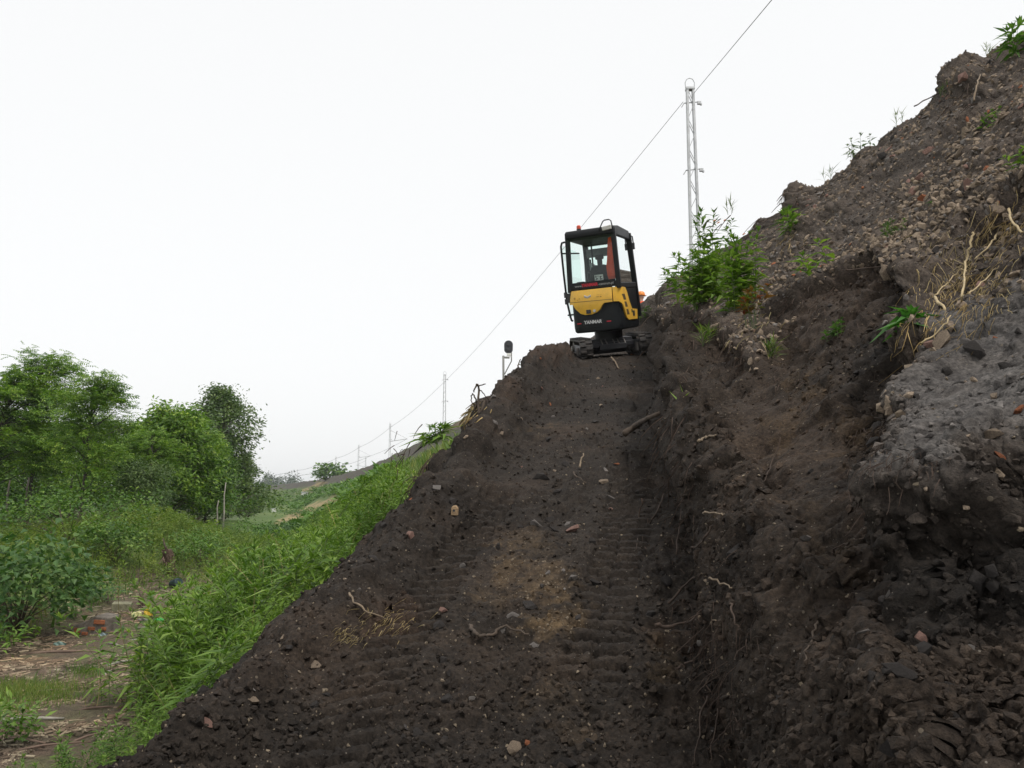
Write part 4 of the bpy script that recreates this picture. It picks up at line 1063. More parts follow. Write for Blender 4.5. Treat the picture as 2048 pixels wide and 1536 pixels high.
# ---- short grass: floor patch, mound, slope (a mass)
def blades(P, h, rng, w=0.006):
    n = len(P); a = rng.uniform(0, 6.28, n); ln = rng.normal(0, .35, (n, 2)) * h[:, None]
    d = np.stack([np.cos(a), np.sin(a), np.zeros(n)], 1) * (w * (0.6 + h / .3))[:, None]
    tip = P + np.stack([ln[:, 0], ln[:, 1], h], 1); mid = P + np.stack([ln[:, 0] * .35, ln[:, 1] * .35, h * .6], 1)
    V = np.stack([P - d, P + d, mid + d * .7, mid - d * .7, tip], 1).reshape(-1, 3)
    b = (np.arange(n) * 5)[:, None]
    Fc = np.concatenate([b + [0, 1, 2], b + [0, 2, 3], b + [3, 2, 4]], 1).reshape(-1, 3)
    return V, Fc
gp = []
r_ = np.random.default_rng(5)
def land_patch(cx, cy, rx, ry, n):
    """points on the land around a photo pixel (spread measured on the ground)"""
    c = land(cx, cy); e = land(cx + rx, cy); f = land(cx, cy - ry)
    a, b = np.array(e - c)[:2], np.array(f - c)[:2]
    t = r_.normal(0, .55, (n, 2)); xy = np.array(c)[:2] + t[:, :1] * a + t[:, 1:] * b
    return np.stack([xy[:, 0], xy[:, 1], height(xy[:, 0], xy[:, 1])], -1)
for a in ((50, 1390, 130, 22, 3600), (170, 1350, 40, 12, 500), (0, 1420, 50, 14, 500)): gp.append((land_patch(*a), .11, .004))
Y = r_.uniform(22, 42, 15000); X = r_.uniform(-21, -8, 15000); k = np.exp(-((X + 13.0) / 4.4) ** 2 - ((Y - 31) / 7.0) ** 2) > r_.uniform(0, .8, 15000)
gp.append((np.stack([X[k], Y[k], height(X[k], Y[k])], -1), .26, .008))
Y = r_.uniform(9, 40, 9000); X = Xc(Y) - r_.uniform(13.2, 24, 9000); gp.append((np.stack([X, Y, height(X, Y)], -1), .28, .009))
Y = 1 / r_.uniform(1 / 120, 1 / 24, 9000); X = Xc(Y) - r_.uniform(3.5, 11.5, 9000); gp.append((np.stack([X, Y, height(X, Y)], -1), .4, .014))
Vs, Fs, n0 = [], [], 0
for P, h, w in gp:
    V, Fc = blades(P, h * r_.uniform(.5, 1.4, len(P)), r_, w); Vs.append(V); Fs.append(Fc + n0); n0 += len(V)
tag(link('grass', mesh_np('grass', np.concatenate(Vs), np.concatenate(Fs)), L_GRASS), 'rough green grass on the ditch floor, the mound and the slopes', 'grass', kind='stuff')

# ---- yellow-green weeds over the mound, leaf tufts on the far slope (masses)
L_MOUND = leafy('mound_weed_leaves', (0.10, 0.17, 0.03), (0.17, 0.25, 0.045), (0.27, 0.34, 0.08))
mr = np.random.default_rng(23); M_T = [weed_template(mr, .55, 22, .15, .036, .2) for _ in range(5)]
Y = mr.uniform(21, 44, 5200); X = mr.uniform(-22, -7, 5200); k = (np.exp(-((X + 13.0) / 4.2) ** 2 - ((Y - 31) / 7.5) ** 2) > mr.uniform(0, .75, 5200)) & (X < Xc(Y) - 10)
Pm = np.stack([X[k], Y[k], height(X[k], Y[k])], -1)
V, Fc = scatter([t[1] for t in M_T], Pm, mr.uniform(.5, 1.15, len(Pm)), mr.uniform(0, 6.28, len(Pm)), None, mr)
tag(link('mound_weeds', mesh_np('mound_weeds', V, Fc), L_MOUND), 'yellow-green weeds covering the mound in front of the wood', 'weeds', kind='stuff')
def tuft(rng):
    bag = Bag()
    for k in range(22):
        V, Fc = quadleaf(rng.uniform(.25, .5), rng.uniform(.12, .25), .2); bag.add(V @ rotm(rng.uniform(0, 6.28), rng.uniform(.1, 1.1), rng.normal(0, .4)).T + np.array([rng.normal(0, .3), rng.normal(0, .3), rng.uniform(0, .3)]), Fc)
    return np.concatenate(bag.V), np.concatenate(bag.F)
Y = 1 / mr.uniform(1 / 330, 1 / 55, 2600); X = Xc(Y) - mr.uniform(3.6, 13, 2600); q_ = Xc(Y) - X; Pm = np.stack([X, Y, np.interp(q_, _q, _z)], -1)
u, v = project(Pm); d_, i_ = seg_dist(u, v, [(525, 1078), (560, 1036), (620, 1008), (690, 983), (700, 1012), (650, 1042), (590, 1064)])
k = (fbm(Pm, .12, 2, 231) > -.25) & ~i_; Pm = Pm[k]
V, Fc = scatter([tuft(mr) for _ in range(5)], Pm, mr.uniform(.8, 1.9, len(Pm)), mr.uniform(0, 6.28, len(Pm)), None, mr)
tag(link('slope_growth', mesh_np('slope_growth', V, Fc), L_WEED2), 'patchy green growth over the distant embankment slope', 'weeds', kind='stuff')

# ---- shrubs: a dome of leafy twigs
def shrub_mesh(rng, rad, h, n, L, w, up=0.2, clump=14, four=False, hollow=.35):
    bag = Bag(); sticks = Bag()
    cl = []
    while len(cl) < clump:
        p = rng.normal(0, 1, 3); p /= np.linalg.norm(p); p *= rng.uniform(hollow, 1) ** .5
        if p[2] < -.25: continue
        cl.append(p * [rad, rad, h * .55] + [0, 0, h * .5])
    for c in cl:
        V, Fc = stem_tube([[0, 0, -.05], c * [.35, .35, .5] + rng.normal(0, .04, 3), c], .012 * h, .003 * h, 3); sticks.add(V, Fc)
    for k in range(n):
        c = cl[rng.integers(len(cl))]; p = c + rng.normal(0, 1, 3) * [rad * .24, rad * .24, h * .15]
        if p[2] < .02: p[2] = rng.uniform(.02, .2)
        out = p - [0, 0, h * .35]; a = math.atan2(out[1], out[0]) + rng.normal(0, .9)
        V, Fc = (leaf if four else quadleaf)(L * rng.uniform(.6, 1.3), w * rng.uniform(.7, 1.2), rng.uniform(.1, .7))
        bag.add(V @ rotm(a, up + rng.normal(0, .4), rng.normal(0, .5)).T + p, Fc)
    return bag.mesh('leaves'), sticks.mesh('twigs')
def shrub(name, label, cat, loc, rad, h, n, L, w, mat, seed, group=None, **kw):
    o = empty(name, loc); a, b = shrub_mesh(np.random.default_rng(seed), rad, h, n, L, w, **kw)
    link('foliage', a, mat, o); link('twigs', b, M_TWIG, o); tag(o, label, cat, group); return o
def on_land(px, py, Y=None):
    if Y is None: return land(px, py)
    p = at(px, py, Y); return Vector((p[0], Y, float(height(p[0], Y))))
def span(px, Y): return px * Y / F
shrub('leafy_bush', 'broad pale green leafy bush at the left edge above the ditch', 'bush', on_land(35, 1250, 15), 1.05, 1.5, 1500, .16, .11, L_BUSH, 31, up=.05, four=True, clump=24, hollow=.6)
shrub('leafy_bush', 'low bright weeds clump at the left edge beside the wood litter', 'bush', on_land(-25, 1340, 13.5), .5, .5, 320, .12, .05, L_WEED, 32, up=.4)
shrub('leafy_bush', 'leafy weeds clump in the bottom corner of the ditch', 'bush', on_land(0, 1536, 9.0), .38, .42, 320, .11, .04, L_WEED, 33, up=.5)
shrub('bramble', 'dark bramble thicket behind the brick rubble block', 'bush', on_land(110, 1240, 17.5), 1.3, .8, 1300, .09, .06, L_DARK, 34)
shrub('bramble', 'pale leaved bramble in front of the dark wood edge', 'bush', on_land(225, 1155, 24), 1.3, 1.1, 1400, .11, .08, L_DARK, 35)
shrub('bramble', 'shaded undergrowth below the wood beside the leafy bush', 'bush', on_land(130, 1150, 26), 2.2, 1.5, 1800, .12, .08, L_DARK, 36)
shrub('bramble', 'green undergrowth on the mound flank behind the uprooted stump', 'bush', on_land(400, 1110, 27), 1.3, 1.1, 1300, .10, .06, L_WEED2, 37)
shrub('bramble', 'bushy weeds in the ditch between mound and embankment', 'bush', on_land(480, 1090, 38), 1.6, 1.2, 1300, .12, .07, L_WEED2, 38)
shrub('bramble', 'dark low shrub under the grey willow', 'bush', on_land(175, 1110, 30), 2.0, 1.6, 1700, .12, .08, L_DARK, 39)
shrub('bramble', 'small green shrub beside the yellow plastic sheet', 'bush', on_land(215, 1222, 19.5), .5, .55, 420, .08, .05, L_BUSH, 40)
for k, (px, Y, rad, h, lab) in enumerate(((20, 40, 3.0, 2.0, 'dark hazel thicket under the tallest feathery tree'), (100, 44, 3.0, 2.2, 'dark hazel thicket between the thin dark trunks'), (190, 42, 2.8, 2.4, 'dark hazel thicket behind the leaning slender tree'), (390, 56, 3.0, 2.2, 'dark hazel thicket under the round tree'),
        (450, 64, 3.2, 2.4, 'dark hazel thicket at the foot of the birch'), (495, 70, 2.6, 2.2, 'dark hazel thicket at the end of the wood'), (330, 50, 3.2, 2.2, 'dark hazel thicket behind the lime green sapling'))):
    p = at(px, 1050, Y); shrub('hazel_thicket', lab, 'bush', Vector((p[0], Y, float(height(p[0], Y)))), rad, h, 1500, .24, .16, L_DARK, 60 + k, 'thickets under the wood')
shrub('sapling', 'lime green sapling on the mound under the round tree', 'sapling', on_land(345, 1045, 36), .45, 1.0, 420, .16, .08, L_LIME, 41, clump=8)
shrub('sapling', 'small lime green sapling beside the pale birch trunk', 'sapling', on_land(428, 1045, 40), .40, .85, 360, .16, .08, L_LIME, 42, clump=7)
shrub('leafy_bush', 'green bush leaning over the black spoil edge high on the slope', 'bush', on_land(800, 955, 11.5), .33, .36, 900, .10, .028, L_WEED2, 43, up=.5, four=True)
shrub('leafy_bush', 'green bush halfway down the weedy slope beside the spoil', 'bush', on_land(745, 985, 13.5), .42, .45, 800, .10, .03, L_WEED, 44, up=.5, four=True)
shrub('far_shrub', 'dark shrub on the crest of the distant embankment', 'bush', Vector((at(665, 968, 228)[0], 228, 3.6)), 4.5, 4.2, 900, 1.0, .7, L_DARK, 45)
for k, (px, py, Y, rad) in enumerate(((600, 1030, 60, 1.5), (575, 1050, 52, 1.3), (640, 1010, 70, 1.4), (560, 1075, 47, 1.2), (610, 1005, 110, 2.2), (585, 1018, 100, 2.0))):
    p = at(px, py, Y); z = float(np.interp(Xc(np.array(Y)) - p[0], _q, _z))
    shrub('slope_shrub', ['low shrub beside the lower end of the dry grass strip', 'low shrub below the dry grass strip', 'low shrub at the upper end of the dry grass strip', 'low shrub at the toe of the far slope', 'shrub below the upper white box on the far slope', 'shrub between the two white boxes on the far slope'][k], 'bush',
          Vector((p[0], Y, z)), rad, .8, 420, .26, .12, [L_WEED2, L_BUSH][k % 2], 50 + k, 'shrubs on the far slope')

# ---- trees
def tree_meshes(rng, h, crown_r, crown_lo, kind, n_clump, per, leaf_s, trunk_r=.09, lean=0.03, spread=1.0, top_bias=1.0):
    wood = Bag(); lv = Bag()
    T = np.linspace(0, 1, 9); bend = rng.normal(0, lean, 2)
    path = np.stack([bend[0] * T ** 2 * h + rng.normal(0, .05, 9) * T, bend[1] * T ** 2 * h + rng.normal(0, .05, 9) * T, T * h * .96], 1)
    V, Fc = stem_tube(path, trunk_r, .012, 7); wood.add(V, Fc)
    for k in range(n_clump):
        t = crown_lo + (1 - crown_lo) * rng.uniform(0, 1) ** (1 / (1 + .5 * top_bias)) if k > 3 else 0.9 + .03 * k
        p0 = np.array([np.interp(max(t - .12, .05), T, path[:, i]) for i in range(3)])
        tt = (t - crown_lo) / (1 - crown_lo)
        prof = {'rob': 0.35 + .65 * math.sin(math.pi * min(1, .15 + .8 * tt)), 'round': math.sin(math.pi * min(1, .12 + .84 * tt)) ** .6, 'birch': (1.0 - .6 * tt ** 2) * (.75 + .3 * math.sin(tt * 11)), 'willow': math.sin(math.pi * min(1, .2 + .75 * tt)) ** .5}[kind]
        a = rng.uniform(0, 6.28); rr_ = crown_r * prof * rng.uniform(.35, 1.08) * spread
        if k <= 3: rr_ *= .35
        c = np.array([np.interp(t, T, path[:, i]) for i in range(3)]) + [rr_ * math.cos(a), rr_ * math.sin(a), rng.uniform(-.2, .35) * crown_r * .4]
        mid = (p0 + c) / 2 + rng.normal(0, .06, 3) * crown_r + [0, 0, .04 * h * 0.3]
        V, Fc = stem_tube([p0, mid, c], .035 * trunk_r / .09, .006, 4); wood.add(V, Fc)
        cs = crown_r * (rng.uniform(.16, .34) if kind in ('rob', 'willow') else rng.uniform(.09, .22))
        for j in range(per):
            d = rng.normal(0, 1, 3) * [1, 1, .6]; q0 = c + d * cs * .62
            out = math.atan2(q0[1] - path[0][1], q0[0] - path[0][0]) + rng.normal(0, .8)
            if kind in ('rob',):
                Rm = rotm(out, rng.normal(.1, .35), rng.normal(0, .4)); Lr = leaf_s * rng.uniform(.7, 1.3)
                for m in range(4):
                    for sgn in (-1, 1):
                        Vq, Fq = quadleaf(Lr * .34, Lr * .15, .3)
                        Vq = Vq @ rotm(sgn * 1.15, -.1).T + [Lr * (.2 + .23 * m), 0, -Lr * .05 * m * m * .4]
                        lv.add(Vq @ Rm.T + q0, Fq)
                Vq, Fq = quadleaf(Lr * .34, Lr * .15, .3); lv.add((Vq + [Lr * .95, 0, -Lr * .2]) @ Rm.T + q0, Fq)
            else:
                for m in range(3):
                    Vq, Fq = quadleaf(leaf_s * rng.uniform(.7, 1.3), leaf_s * rng.uniform(.35, .6) * (.5 if kind == 'willow' else 1), .35)
                    lv.add(Vq @ rotm(out + rng.normal(0, 1.0), rng.normal(.0, .5), rng.normal(0, .6)).T + q0 + rng.normal(0, leaf_s * .8, 3), Fq)
    return wood.mesh('trunk', True), lv.mesh('crown')
TREES = {}
tr_ = np.random.default_rng(77)
TREES['robA'] = tree_meshes(tr_, 10.5, 2.6, .22, 'rob', 82, 38, .46, .11, .03)
TREES['robB'] = tree_meshes(tr_, 8.5, 1.9, .20, 'rob', 72, 38, .42, .085, .05)
TREES['round'] = tree_meshes(tr_, 8.0, 3.0, .12, 'round', 190, 30, .30, .12, .02)
TREES['birch'] = tree_meshes(tr_, 11.0, 3.4, .05, 'birch', 230, 22, .26, .10, .03)
TREES['willow'] = tree_meshes(tr_, 4.6, 2.2, .05, 'willow', 60, 60, .28, .07, .03)
def tree(kind, name, label, px, Y, top, mat, bark, base=None, rz=0.0, wide=1.0, cat='tree', group=None):
    """stands at the column px of the picture at depth Y, its top reaching the row `top`"""
    p = at(px, 1050, Y); g = float(height(p[0], Y)); zt = at(px, top, Y)[2]
    th = {'robA': 10.5, 'robB': 8.5, 'round': 8.0, 'birch': 11.0, 'willow': 4.6}[kind]
    s = (zt - g) / th / 1.0
    o = empty(name, (p[0], Y, g - .05), rz); o.scale = (s * wide, s * wide, s)
    wd, lv = TREES[kind]
    a = link('trunk', wd, None, o); b = link('crown', lv, None, o)
    for ob, m in ((a, bark), (b, mat)):
        if len(ob.data.materials) == 0: ob.data.materials.append(m)
        ob.material_slots[0].link = 'OBJECT'; ob.material_slots[0].material = m
    tag(o, label, cat, group); return o
G1 = 'trees of the wood beyond the ditch'
tree('robA', 'robinia_tree', 'tallest feathery-leaved tree at the left edge of the wood', 55, 38, 705, L_ROB, M_BARK, rz=.4, group=G1)
tree('robB', 'robinia_tree', 'slender feathery tree with a leaning trunk in front of the wood', 160, 33, 745, L_ROB, M_BARK, rz=2.1, group=G1)
tree('robB', 'robinia_tree', 'feathery tree half cut off by the left edge', -45, 36, 735, L_ROB, M_BARK, rz=3.6, wide=1.3, group=G1)
tree('robB', 'robinia_tree', 'bright yellowish feathery tree between the slender tree and the round tree', 235, 46, 832, L_ROB, M_BARK, rz=1.0, wide=1.25, group=G1)
tree('round', 'round_tree', 'dense round-crowned tree in the middle of the wood', 335, 46, 818, L_ROB, M_BARK, rz=.7, group=G1)
tree('robB', 'robinia_tree', 'feathery tree in front of the dense round one', 300, 42, 852, L_ROB, M_BARK, rz=5.2, wide=1.2, group=G1)
tree('robA', 'robinia_tree', 'feathery tree between the round tree and the birch', 385, 50, 836, L_ROB, M_BARK, rz=2.9, wide=1.0, group=G1)
tree('birch', 'birch_tree', 'tall grey-green birch at the right end of the wood', 445, 62, 772, L_GREYG, M_BARKP, rz=2.6, wide=1.2, group=G1)
tree('round', 'round_tree', 'dark round tree in front of the birch', 410, 52, 872, L_DARK, M_BARK, rz=4.0, wide=.8, group=G1)
tree('willow', 'willow_shrub', 'grey-green willow shrub at the near edge of the wood', 280, 34, 930, L_GREYG, M_BARK, rz=.2, wide=1.0, group=G1)
tree('round', 'round_tree', 'dark tree filling the gap behind the slender tree', 110, 55, 850, L_DARK, M_BARK, rz=5.0, wide=1.2, group=G1)
tree('round', 'round_tree', 'dark tree behind the tallest feathery tree', 10, 58, 840, L_DARK, M_BARK, rz=1.9, wide=1.3, group=G1)
tree('round', 'round_tree', 'shaded tree behind the willow shrub', 255, 60, 875, L_DARK, M_BARK, rz=3.0, wide=1.2, group=G1)
tree('birch', 'birch_tree', 'low drooping birch beside the track of the ditch at the end of the wood', 478, 70, 905, L_GREYG, M_BARKP, rz=.9, wide=.9, group=G1)
tree('round', 'round_tree', 'tree out beyond the left edge of the wood', -110, 44, 800, L_DARK, M_BARK, rz=.9, wide=1.2, group=G1)
# thin bare trunks at the wood's edge
for k, (px, Y, y0, m, lab) in enumerate(((446, 45, 965, M_BARKP, 'thin pale bare trunk standing before the birch'), (433, 46, 1000, M_BARKP, 'short pale bare trunk beside the thin pale one'), (10, 33, 960, M_BARK, 'thin dark trunk at the left edge below the feathery trees'), (48, 34, 955, M_BARK, 'thin dark trunk second from the left edge'), (137, 34, 940, M_BARK, 'thin dark trunk below the slender feathery tree'))):
    p = at(px, 1050, Y); g = float(height(p[0], Y)); zt = at(px, y0, Y)[2]
    b = MB(); b.tube([(0, 0, -.05), (.03, 0, (zt - g) * .4), (-.02, .02, (zt - g) * .75), (.05, 0, zt - g)], [.055, .05, .04, .025], 7)
    o = b.build('bare_trunk', m, None, smooth=True); o.location = (p[0], Y, g); tag(o, lab, 'trunk', 'bare trunks at the edge of the wood')
# ---- the far wood on the skyline (a mass)
fw = np.random.default_rng(9); bag = Bag()
for k in range(150):
    px = fw.uniform(430, 780) if k > 20 else fw.uniform(520, 600); Y = fw.uniform(640, 900); p = at(px, 985, Y); hgt = fw.uniform(9, 17) * (1.15 if 520 < px < 590 else .85) * (0.55 if px > 690 else 1); r0 = fw.uniform(4, 8)
    for j in range(110):
        q0 = fw.normal(0, 1, 3); q0 /= np.linalg.norm(q0); q0 = q0 * fw.uniform(.6, 1) * [r0, r0, hgt * .55] + [p[0], Y, 1 + hgt * .5]
        V, Fc = quadleaf(fw.uniform(1.0, 2.2), fw.uniform(.8, 1.5), .3); bag.add(V @ rotm(fw.uniform(0, 6.28), fw.normal(0, .6), fw.normal(0, .6)).T + q0, Fc)
tag(link('far_wood', bag.mesh('far_wood'), L_FAR), 'distant dark wood on the skyline behind the railway', 'wood', kind='stuff')
# ------------------------------------------------------------------ railway masts, wires, signal
def mast_parts(H):
    """lattice mast: two channel uprights, zigzag lacing, cap with ring, brackets"""
    P = {}
    wb, wt, db = .27, .16, .14
    for k, s in enumerate((-1, 1)):
        b = MB()
        b.add([(s * wb / 2 - .028, -db / 2, 0), (s * wb / 2 + .028, -db / 2, 0), (s * wb / 2 + .028, db / 2, 0), (s * wb / 2 - .028, db / 2, 0), (s * wt / 2 - .028, -db / 2, H), (s * wt / 2 + .028, -db / 2, H), (s * wt / 2 + .028, db / 2, H), (s * wt / 2 - .028, db / 2, H)],
              [(3, 2, 1, 0), (4, 5, 6, 7), (0, 1, 5, 4), (1, 2, 6, 5), (2, 3, 7, 6), (3, 0, 4, 7)]); P['upright%d' % k] = b
    n = int(H / .42); lc = MB()
    for i in range(n):
        z0, z1 = H * i / n, H * (i + 1) / n; w0_, w1_ = wb + (wt - wb) * z0 / H, wb + (wt - wb) * z1 / H
        s = 1 if i % 2 else -1
        for y in (-db / 2 + .01, db / 2 - .01): lc.bar((-s * w0_ / 2, y, z0), (s * w1_ / 2, y, z1), .025, .012)
    P['lacing'] = lc
    c = MB(); c.box((0, 0, H + .03), (.24, .17, .06)); P['cap'] = c
    r = MB(); r.tube([(-.12, 0, H + .05), (-.13, 0, H + .22), (-.08, 0, H + .32), (0, 0, H + .35), (.08, 0, H + .32), (.13, 0, H + .22), (.12, 0, H + .05)], .012, 6); P['ring'] = r
    for k, z in enumerate((H - .35, H - 2.3)):
        b = MB(); b.bar((-.18, 0, z - .04), (.22, 0, z), .025); b.box((.24, 0, z - .03), (.10, .07, .08)); b.box((.29, 0, z - .07), (.05, .05, .05)); b.tube([(-.18, 0, z - .04), (-.25, 0, z - .16)], .013, 6); P['bracket%d' % k] = b
    return P
MAST_H = 7.4
MP = {k: b.build('mast_' + k, M_GREYMET) for k, b in mast_parts(MAST_H).items()}
def mast(x, y, ztop, label, parts=True, rz=0.0, grp='masts along the railway'):
    o = empty('railway_mast', (x, y, ztop - MAST_H), rz); tag(o, label, 'mast', grp)
    for k, src in MP.items():
        if not parts and k.startswith('ring'): continue
        nm = 'upright' if k.startswith('upright') else 'bracket' if k.startswith('bracket') else k
        link(nm, src.data, None, o)
    return o
YS = [21, 71, 121, 174, 227, 284, 340, 398, 455, 515]
TOPS = []
TZ = 10.6
near_lab = ['tall lattice mast rising behind the weeds beyond the excavator', 'lattice mast on the crest to the left of the railway signal', 'mast behind the green bush on the spoil edge', 'mast on the crest where the far cinder slope begins',
            'near-side mast just left of the far crest shrub', 'near-side mast before the far wood, nearest of those left of the shrub', 'near-side mast standing against the far wood', 'near-side mast deeper into the far wood', 'pale near-side mast close to the birch', 'last pale near-side mast beside the birch']
far_lab = [None, None, None, None, 'shorter-looking far-side mast right of the fourth mast', 'far-side mast above the far crest shrub', 'far-side mast paired with the first mast left of the shrub', 'far-side mast against the middle of the far wood', 'far-side mast in front of the tallest far trees', 'faint far-side mast near the birch']
for k, Y in enumerate(YS):
    x = 9.0 - .19 * Y - .0003 * Y * Y; TOPS.append(Vector((x, Y, TZ)))
    if k == 0: p = at(1380, 180, Y); x, z = p[0], p[2]; TOPS[0] = Vector((x, Y, z))
    else: z = TZ
    o = mast(x, Y, z, near_lab[k], True, .25 * k / 9)
    if k >= 2:
        b = MB(); b.tube([(0, 0, MAST_H - 2.6), (2.6, 0, MAST_H - 2.2)], .05, 5); b.tube([(0, 0, MAST_H - .9), (2.6, 0, MAST_H - 2.2)], .03, 5); b.build('cantilever', M_GREYMET, o)
    if far_lab[k]:
        o = mast(x + 8.4, Y, z - .1, far_lab[k], False)
        b = MB(); b.tube([(0, 0, MAST_H - 2.6), (-2.6, 0, MAST_H - 2.2)], .05, 5); b.tube([(0, 0, MAST_H - .9), (-2.6, 0, MAST_H - 2.2)], .03, 5); b.build('cantilever', M_GREYMET, o)
for src in MP.values(): bpy.data.objects.remove(src)
def wire(pts, sag, r, name, label, grp):
    b = MB(); path = []
    for a, c in zip(pts[:-1], pts[1:]):
        for i in range(10):
            t = i / 10; p = a.lerp(c, t); p.z -= sag * 4 * t * (1 - t); path.append(p)
    path.append(pts[-1]); rs = [max(r, 0.00015 * p.length) for p in path]
    b.tube(path, rs, 5); o = b.build(name, M_WIRE, None, smooth=True); tag(o, label, 'wire', grp)
M_WIRE = plain('wire', (0.22, 0.22, 0.23), 0.6, metal=0.3, bump=0)
t0 = TOPS[0] + Vector((.1, 0, -.1))
off = Vector(at(1560, -20, 12.5)); off = t0 + (off - t0) * 6      # on to the next mast, behind the camera
wire([off, t0], 0.0, .0075, 'overhead_wire', 'taut wire running up from the tall mast out of the top of the picture', 'overhead wires')
wire([TOPS[0] + Vector((-.2, 0, -.35))] + [t + Vector((.3, 0, -.25)) for t in TOPS[1:]], .35, .0075, 'overhead_wire', 'long sagging wire from the tall mast down along the line of masts', 'overhead wires')
wire([Vector((t.x + 2.6, t.y, t.z - 2.2)) for t in TOPS[2:]], .2, .012, 'contact_wire', 'lower wire under the arms of the distant masts', 'overhead wires')
M_POST = plain('weathered_steel', (0.20, 0.20, 0.185), 0.6, var=0.25)
# the signal, its back turned, on the crest
def build_signal():
    Y = 40.0; p = at(1017, 694, Y); s = Y / F
    root = empty('railway_signal', (p[0], Y, p[2] - 3.1)); tag(root, 'railway signal with black oval head on a bracket above the spoil ridge', 'signal')
    hz = 3.1
    b = MB(); w_, h_ = 9.0 * s, 13.5 * s; pts = []
    for k in range(24):
        a = 2 * math.pi * k / 24; pts.append((w_ * math.cos(a), (h_ - w_) * (1 if math.sin(a) >= 0 else -1) + w_ * math.sin(a)))
    b.prism(pts, -.03, .03, 'y'); hd = b.build('signal_head', plain('signal_black', (0.022, 0.025, 0.032), 0.55), root, Matrix.Translation((0, 0, hz)), bevel=.012)
    for dz in (-.13, .13):
        b = MB(); b.cyl((0, -.05, hz + dz), .075, .05, 16, 'y'); b.build('lens_back', M_DARKMET, hd)
    b = MB(); b.box((.02, 0, hz - h_ - .05), (.22, .10, .12)); b.box((0, 0, hz - h_ - .16), (.30, .08, .03)); b.build('lamp_housing', M_LABEL, root, bevel=.01)
    px = lambda x, y: (((x - 1017) * s), 0, hz - (y - 694) * s)
    b = MB(); b.tube([(px(1007, 760)[0], 0, float(height(np.array(p[0]), np.array(Y))) - .3 - root.location.z), px(1007, 760), px(1006.5, 712)], .055, 8); b.build('post', M_POST, root, smooth=True)
    b = MB(); b.bar(px(1006, 716), px(1019, 716.5), .05, .07); b.bar(px(1006, 713), px(1014, 716), .03); b.build('bracket', M_POST, root)
    b = MB(); b.tube([px(1023, 705), px(1023, 723), px(1009, 750)], .03, 6); b.build('brace', M_POST, root)
build_signal()

# ------------------------------------------------------------------ stones, crumbs of earth
def rock(rng, n=15, flat=.6, name='stone'):
    bm = bmesh.new()
    for k in range(n):
        p = rng.normal(0, 1, 3); p /= np.linalg.norm(p); p *= rng.uniform(.75, 1.05); bm.verts.new(p * [1, .8, flat])
    r = bmesh.ops.convex_hull(bm, input=bm.verts[:])
    bmesh.ops.delete(bm, geom=[v for v in bm.verts if not v.link_faces], context='VERTS')
    bmesh.ops.triangulate(bm, faces=bm.faces[:])
    me = bpy.data.meshes.new(name); bm.to_mesh(me); bm.free(); return me
kr = np.random.default_rng(99)
def rockmat(name, c): return plain(name, c, 0.9, var=0.35, scale=9, bump=0.8, dirt=(0.035, 0.030, 0.027), dirt_amt=0.6, spec=0.2)
ROCKM = [rockmat('tan_stone', (0.29, 0.225, 0.165)), rockmat('grey_stone', (0.20, 0.18, 0.165)), rockmat('brick_stone', (0.34, 0.125, 0.06)), rockmat('dark_stone', (0.050, 0.044, 0.041)), rockmat('pink_stone', (0.30, 0.18, 0.145))]
ROCKS = [[rock(kr, kr.integers(11, 17), kr.uniform(.4, .75)) for _ in range(5)] for _ in ROCKM]
for row, m in zip(ROCKS, ROCKM):
    for me in row: me.materials.append(m)
# where stones lie: mostly the upper slope, some on the crust and the near face, some on the ramp
gw = GZ['wall'] * (1 - GZ['cutw']) * sstep(16, 10, GY) * (0.04 + 0.96 * sstep(3.6, 5.0, GY))
area = (GY / 800.0) ** 1.3
crust = sstep(0.0, .05, GZ['sK'])
wgt = area * (gw * (1 - crust) * (0.25 + sstep(-.2, .7, fbm(GP, .9, 2, 401))) + 0.05 * crust * 2 + 0.10 * GZ['ramp'] * (1 - .7 * GZ['tracked']) + 0.10 * GZ['rub'] * 1.2 + .03 * GZ['wall'] * GZ['cutw'] + .04 * GZ['spoil'])
inframe = keepv & (GU > -20) & (GU < 2080) & (GV > -20) & (GV < 1560)
wgt = np.where(inframe, wgt, 0).ravel(); wgt /= wgt.sum()
N_ST = 2200
pick = kr.choice(len(wgt), N_ST, p=wgt)
size = np.exp(kr.normal(math.log(.021), .5, N_ST)).clip(.008, .075)
wl = gw.ravel()[pick]; rp = GZ['ramp'].ravel()[pick]; rb = GZ['rub'].ravel()[pick]
size = np.where(GY.ravel()[pick] < 3.0, size * .8, size)
kind = np.where(wl > .5, kr.choice(5, N_ST, p=[.50, .24, .06, .12, .08]), np.where(GY.ravel()[pick] < 3.2, kr.choice(5, N_ST, p=[.03, .10, .02, .84, .01]), kr.choice(5, N_ST, p=[.10, .18, .03, .66, .03])))
appar = size / GY.ravel()[pick]
order = np.argsort(-appar)
def rand_rot(n_, rng):
    """mostly lying on the face, turned about its normal"""
    return Matrix.Rotation(rng.uniform(0, 6.28), 3, 'Z')
def seat_matrix(P, N, s, rng, sink=.25, tip=.35):
    z = (Vector(N) + Vector(rng.normal(0, tip, 3))).normalized(); x = z.orthogonal().normalized(); y = z.cross(x); B = Matrix((x, y, z)).transposed() @ Matrix.Rotation(rng.uniform(0, 6.28), 3, 'Z')
    M = B.to_4x4() @ Matrix.Diagonal((s * rng.uniform(.8, 1.35), s * rng.uniform(.8, 1.1), s, 1)); M.translation = Vector(P) + Vector(N) * s * (.35 - sink); return M
for i in order[:300]:
    g = pick[i]; o = link('stone', ROCKS[kind[i]][kr.integers(5)], None, earth); o.matrix_basis = seat_matrix(GPf[g], GNf[g], size[i], kr)
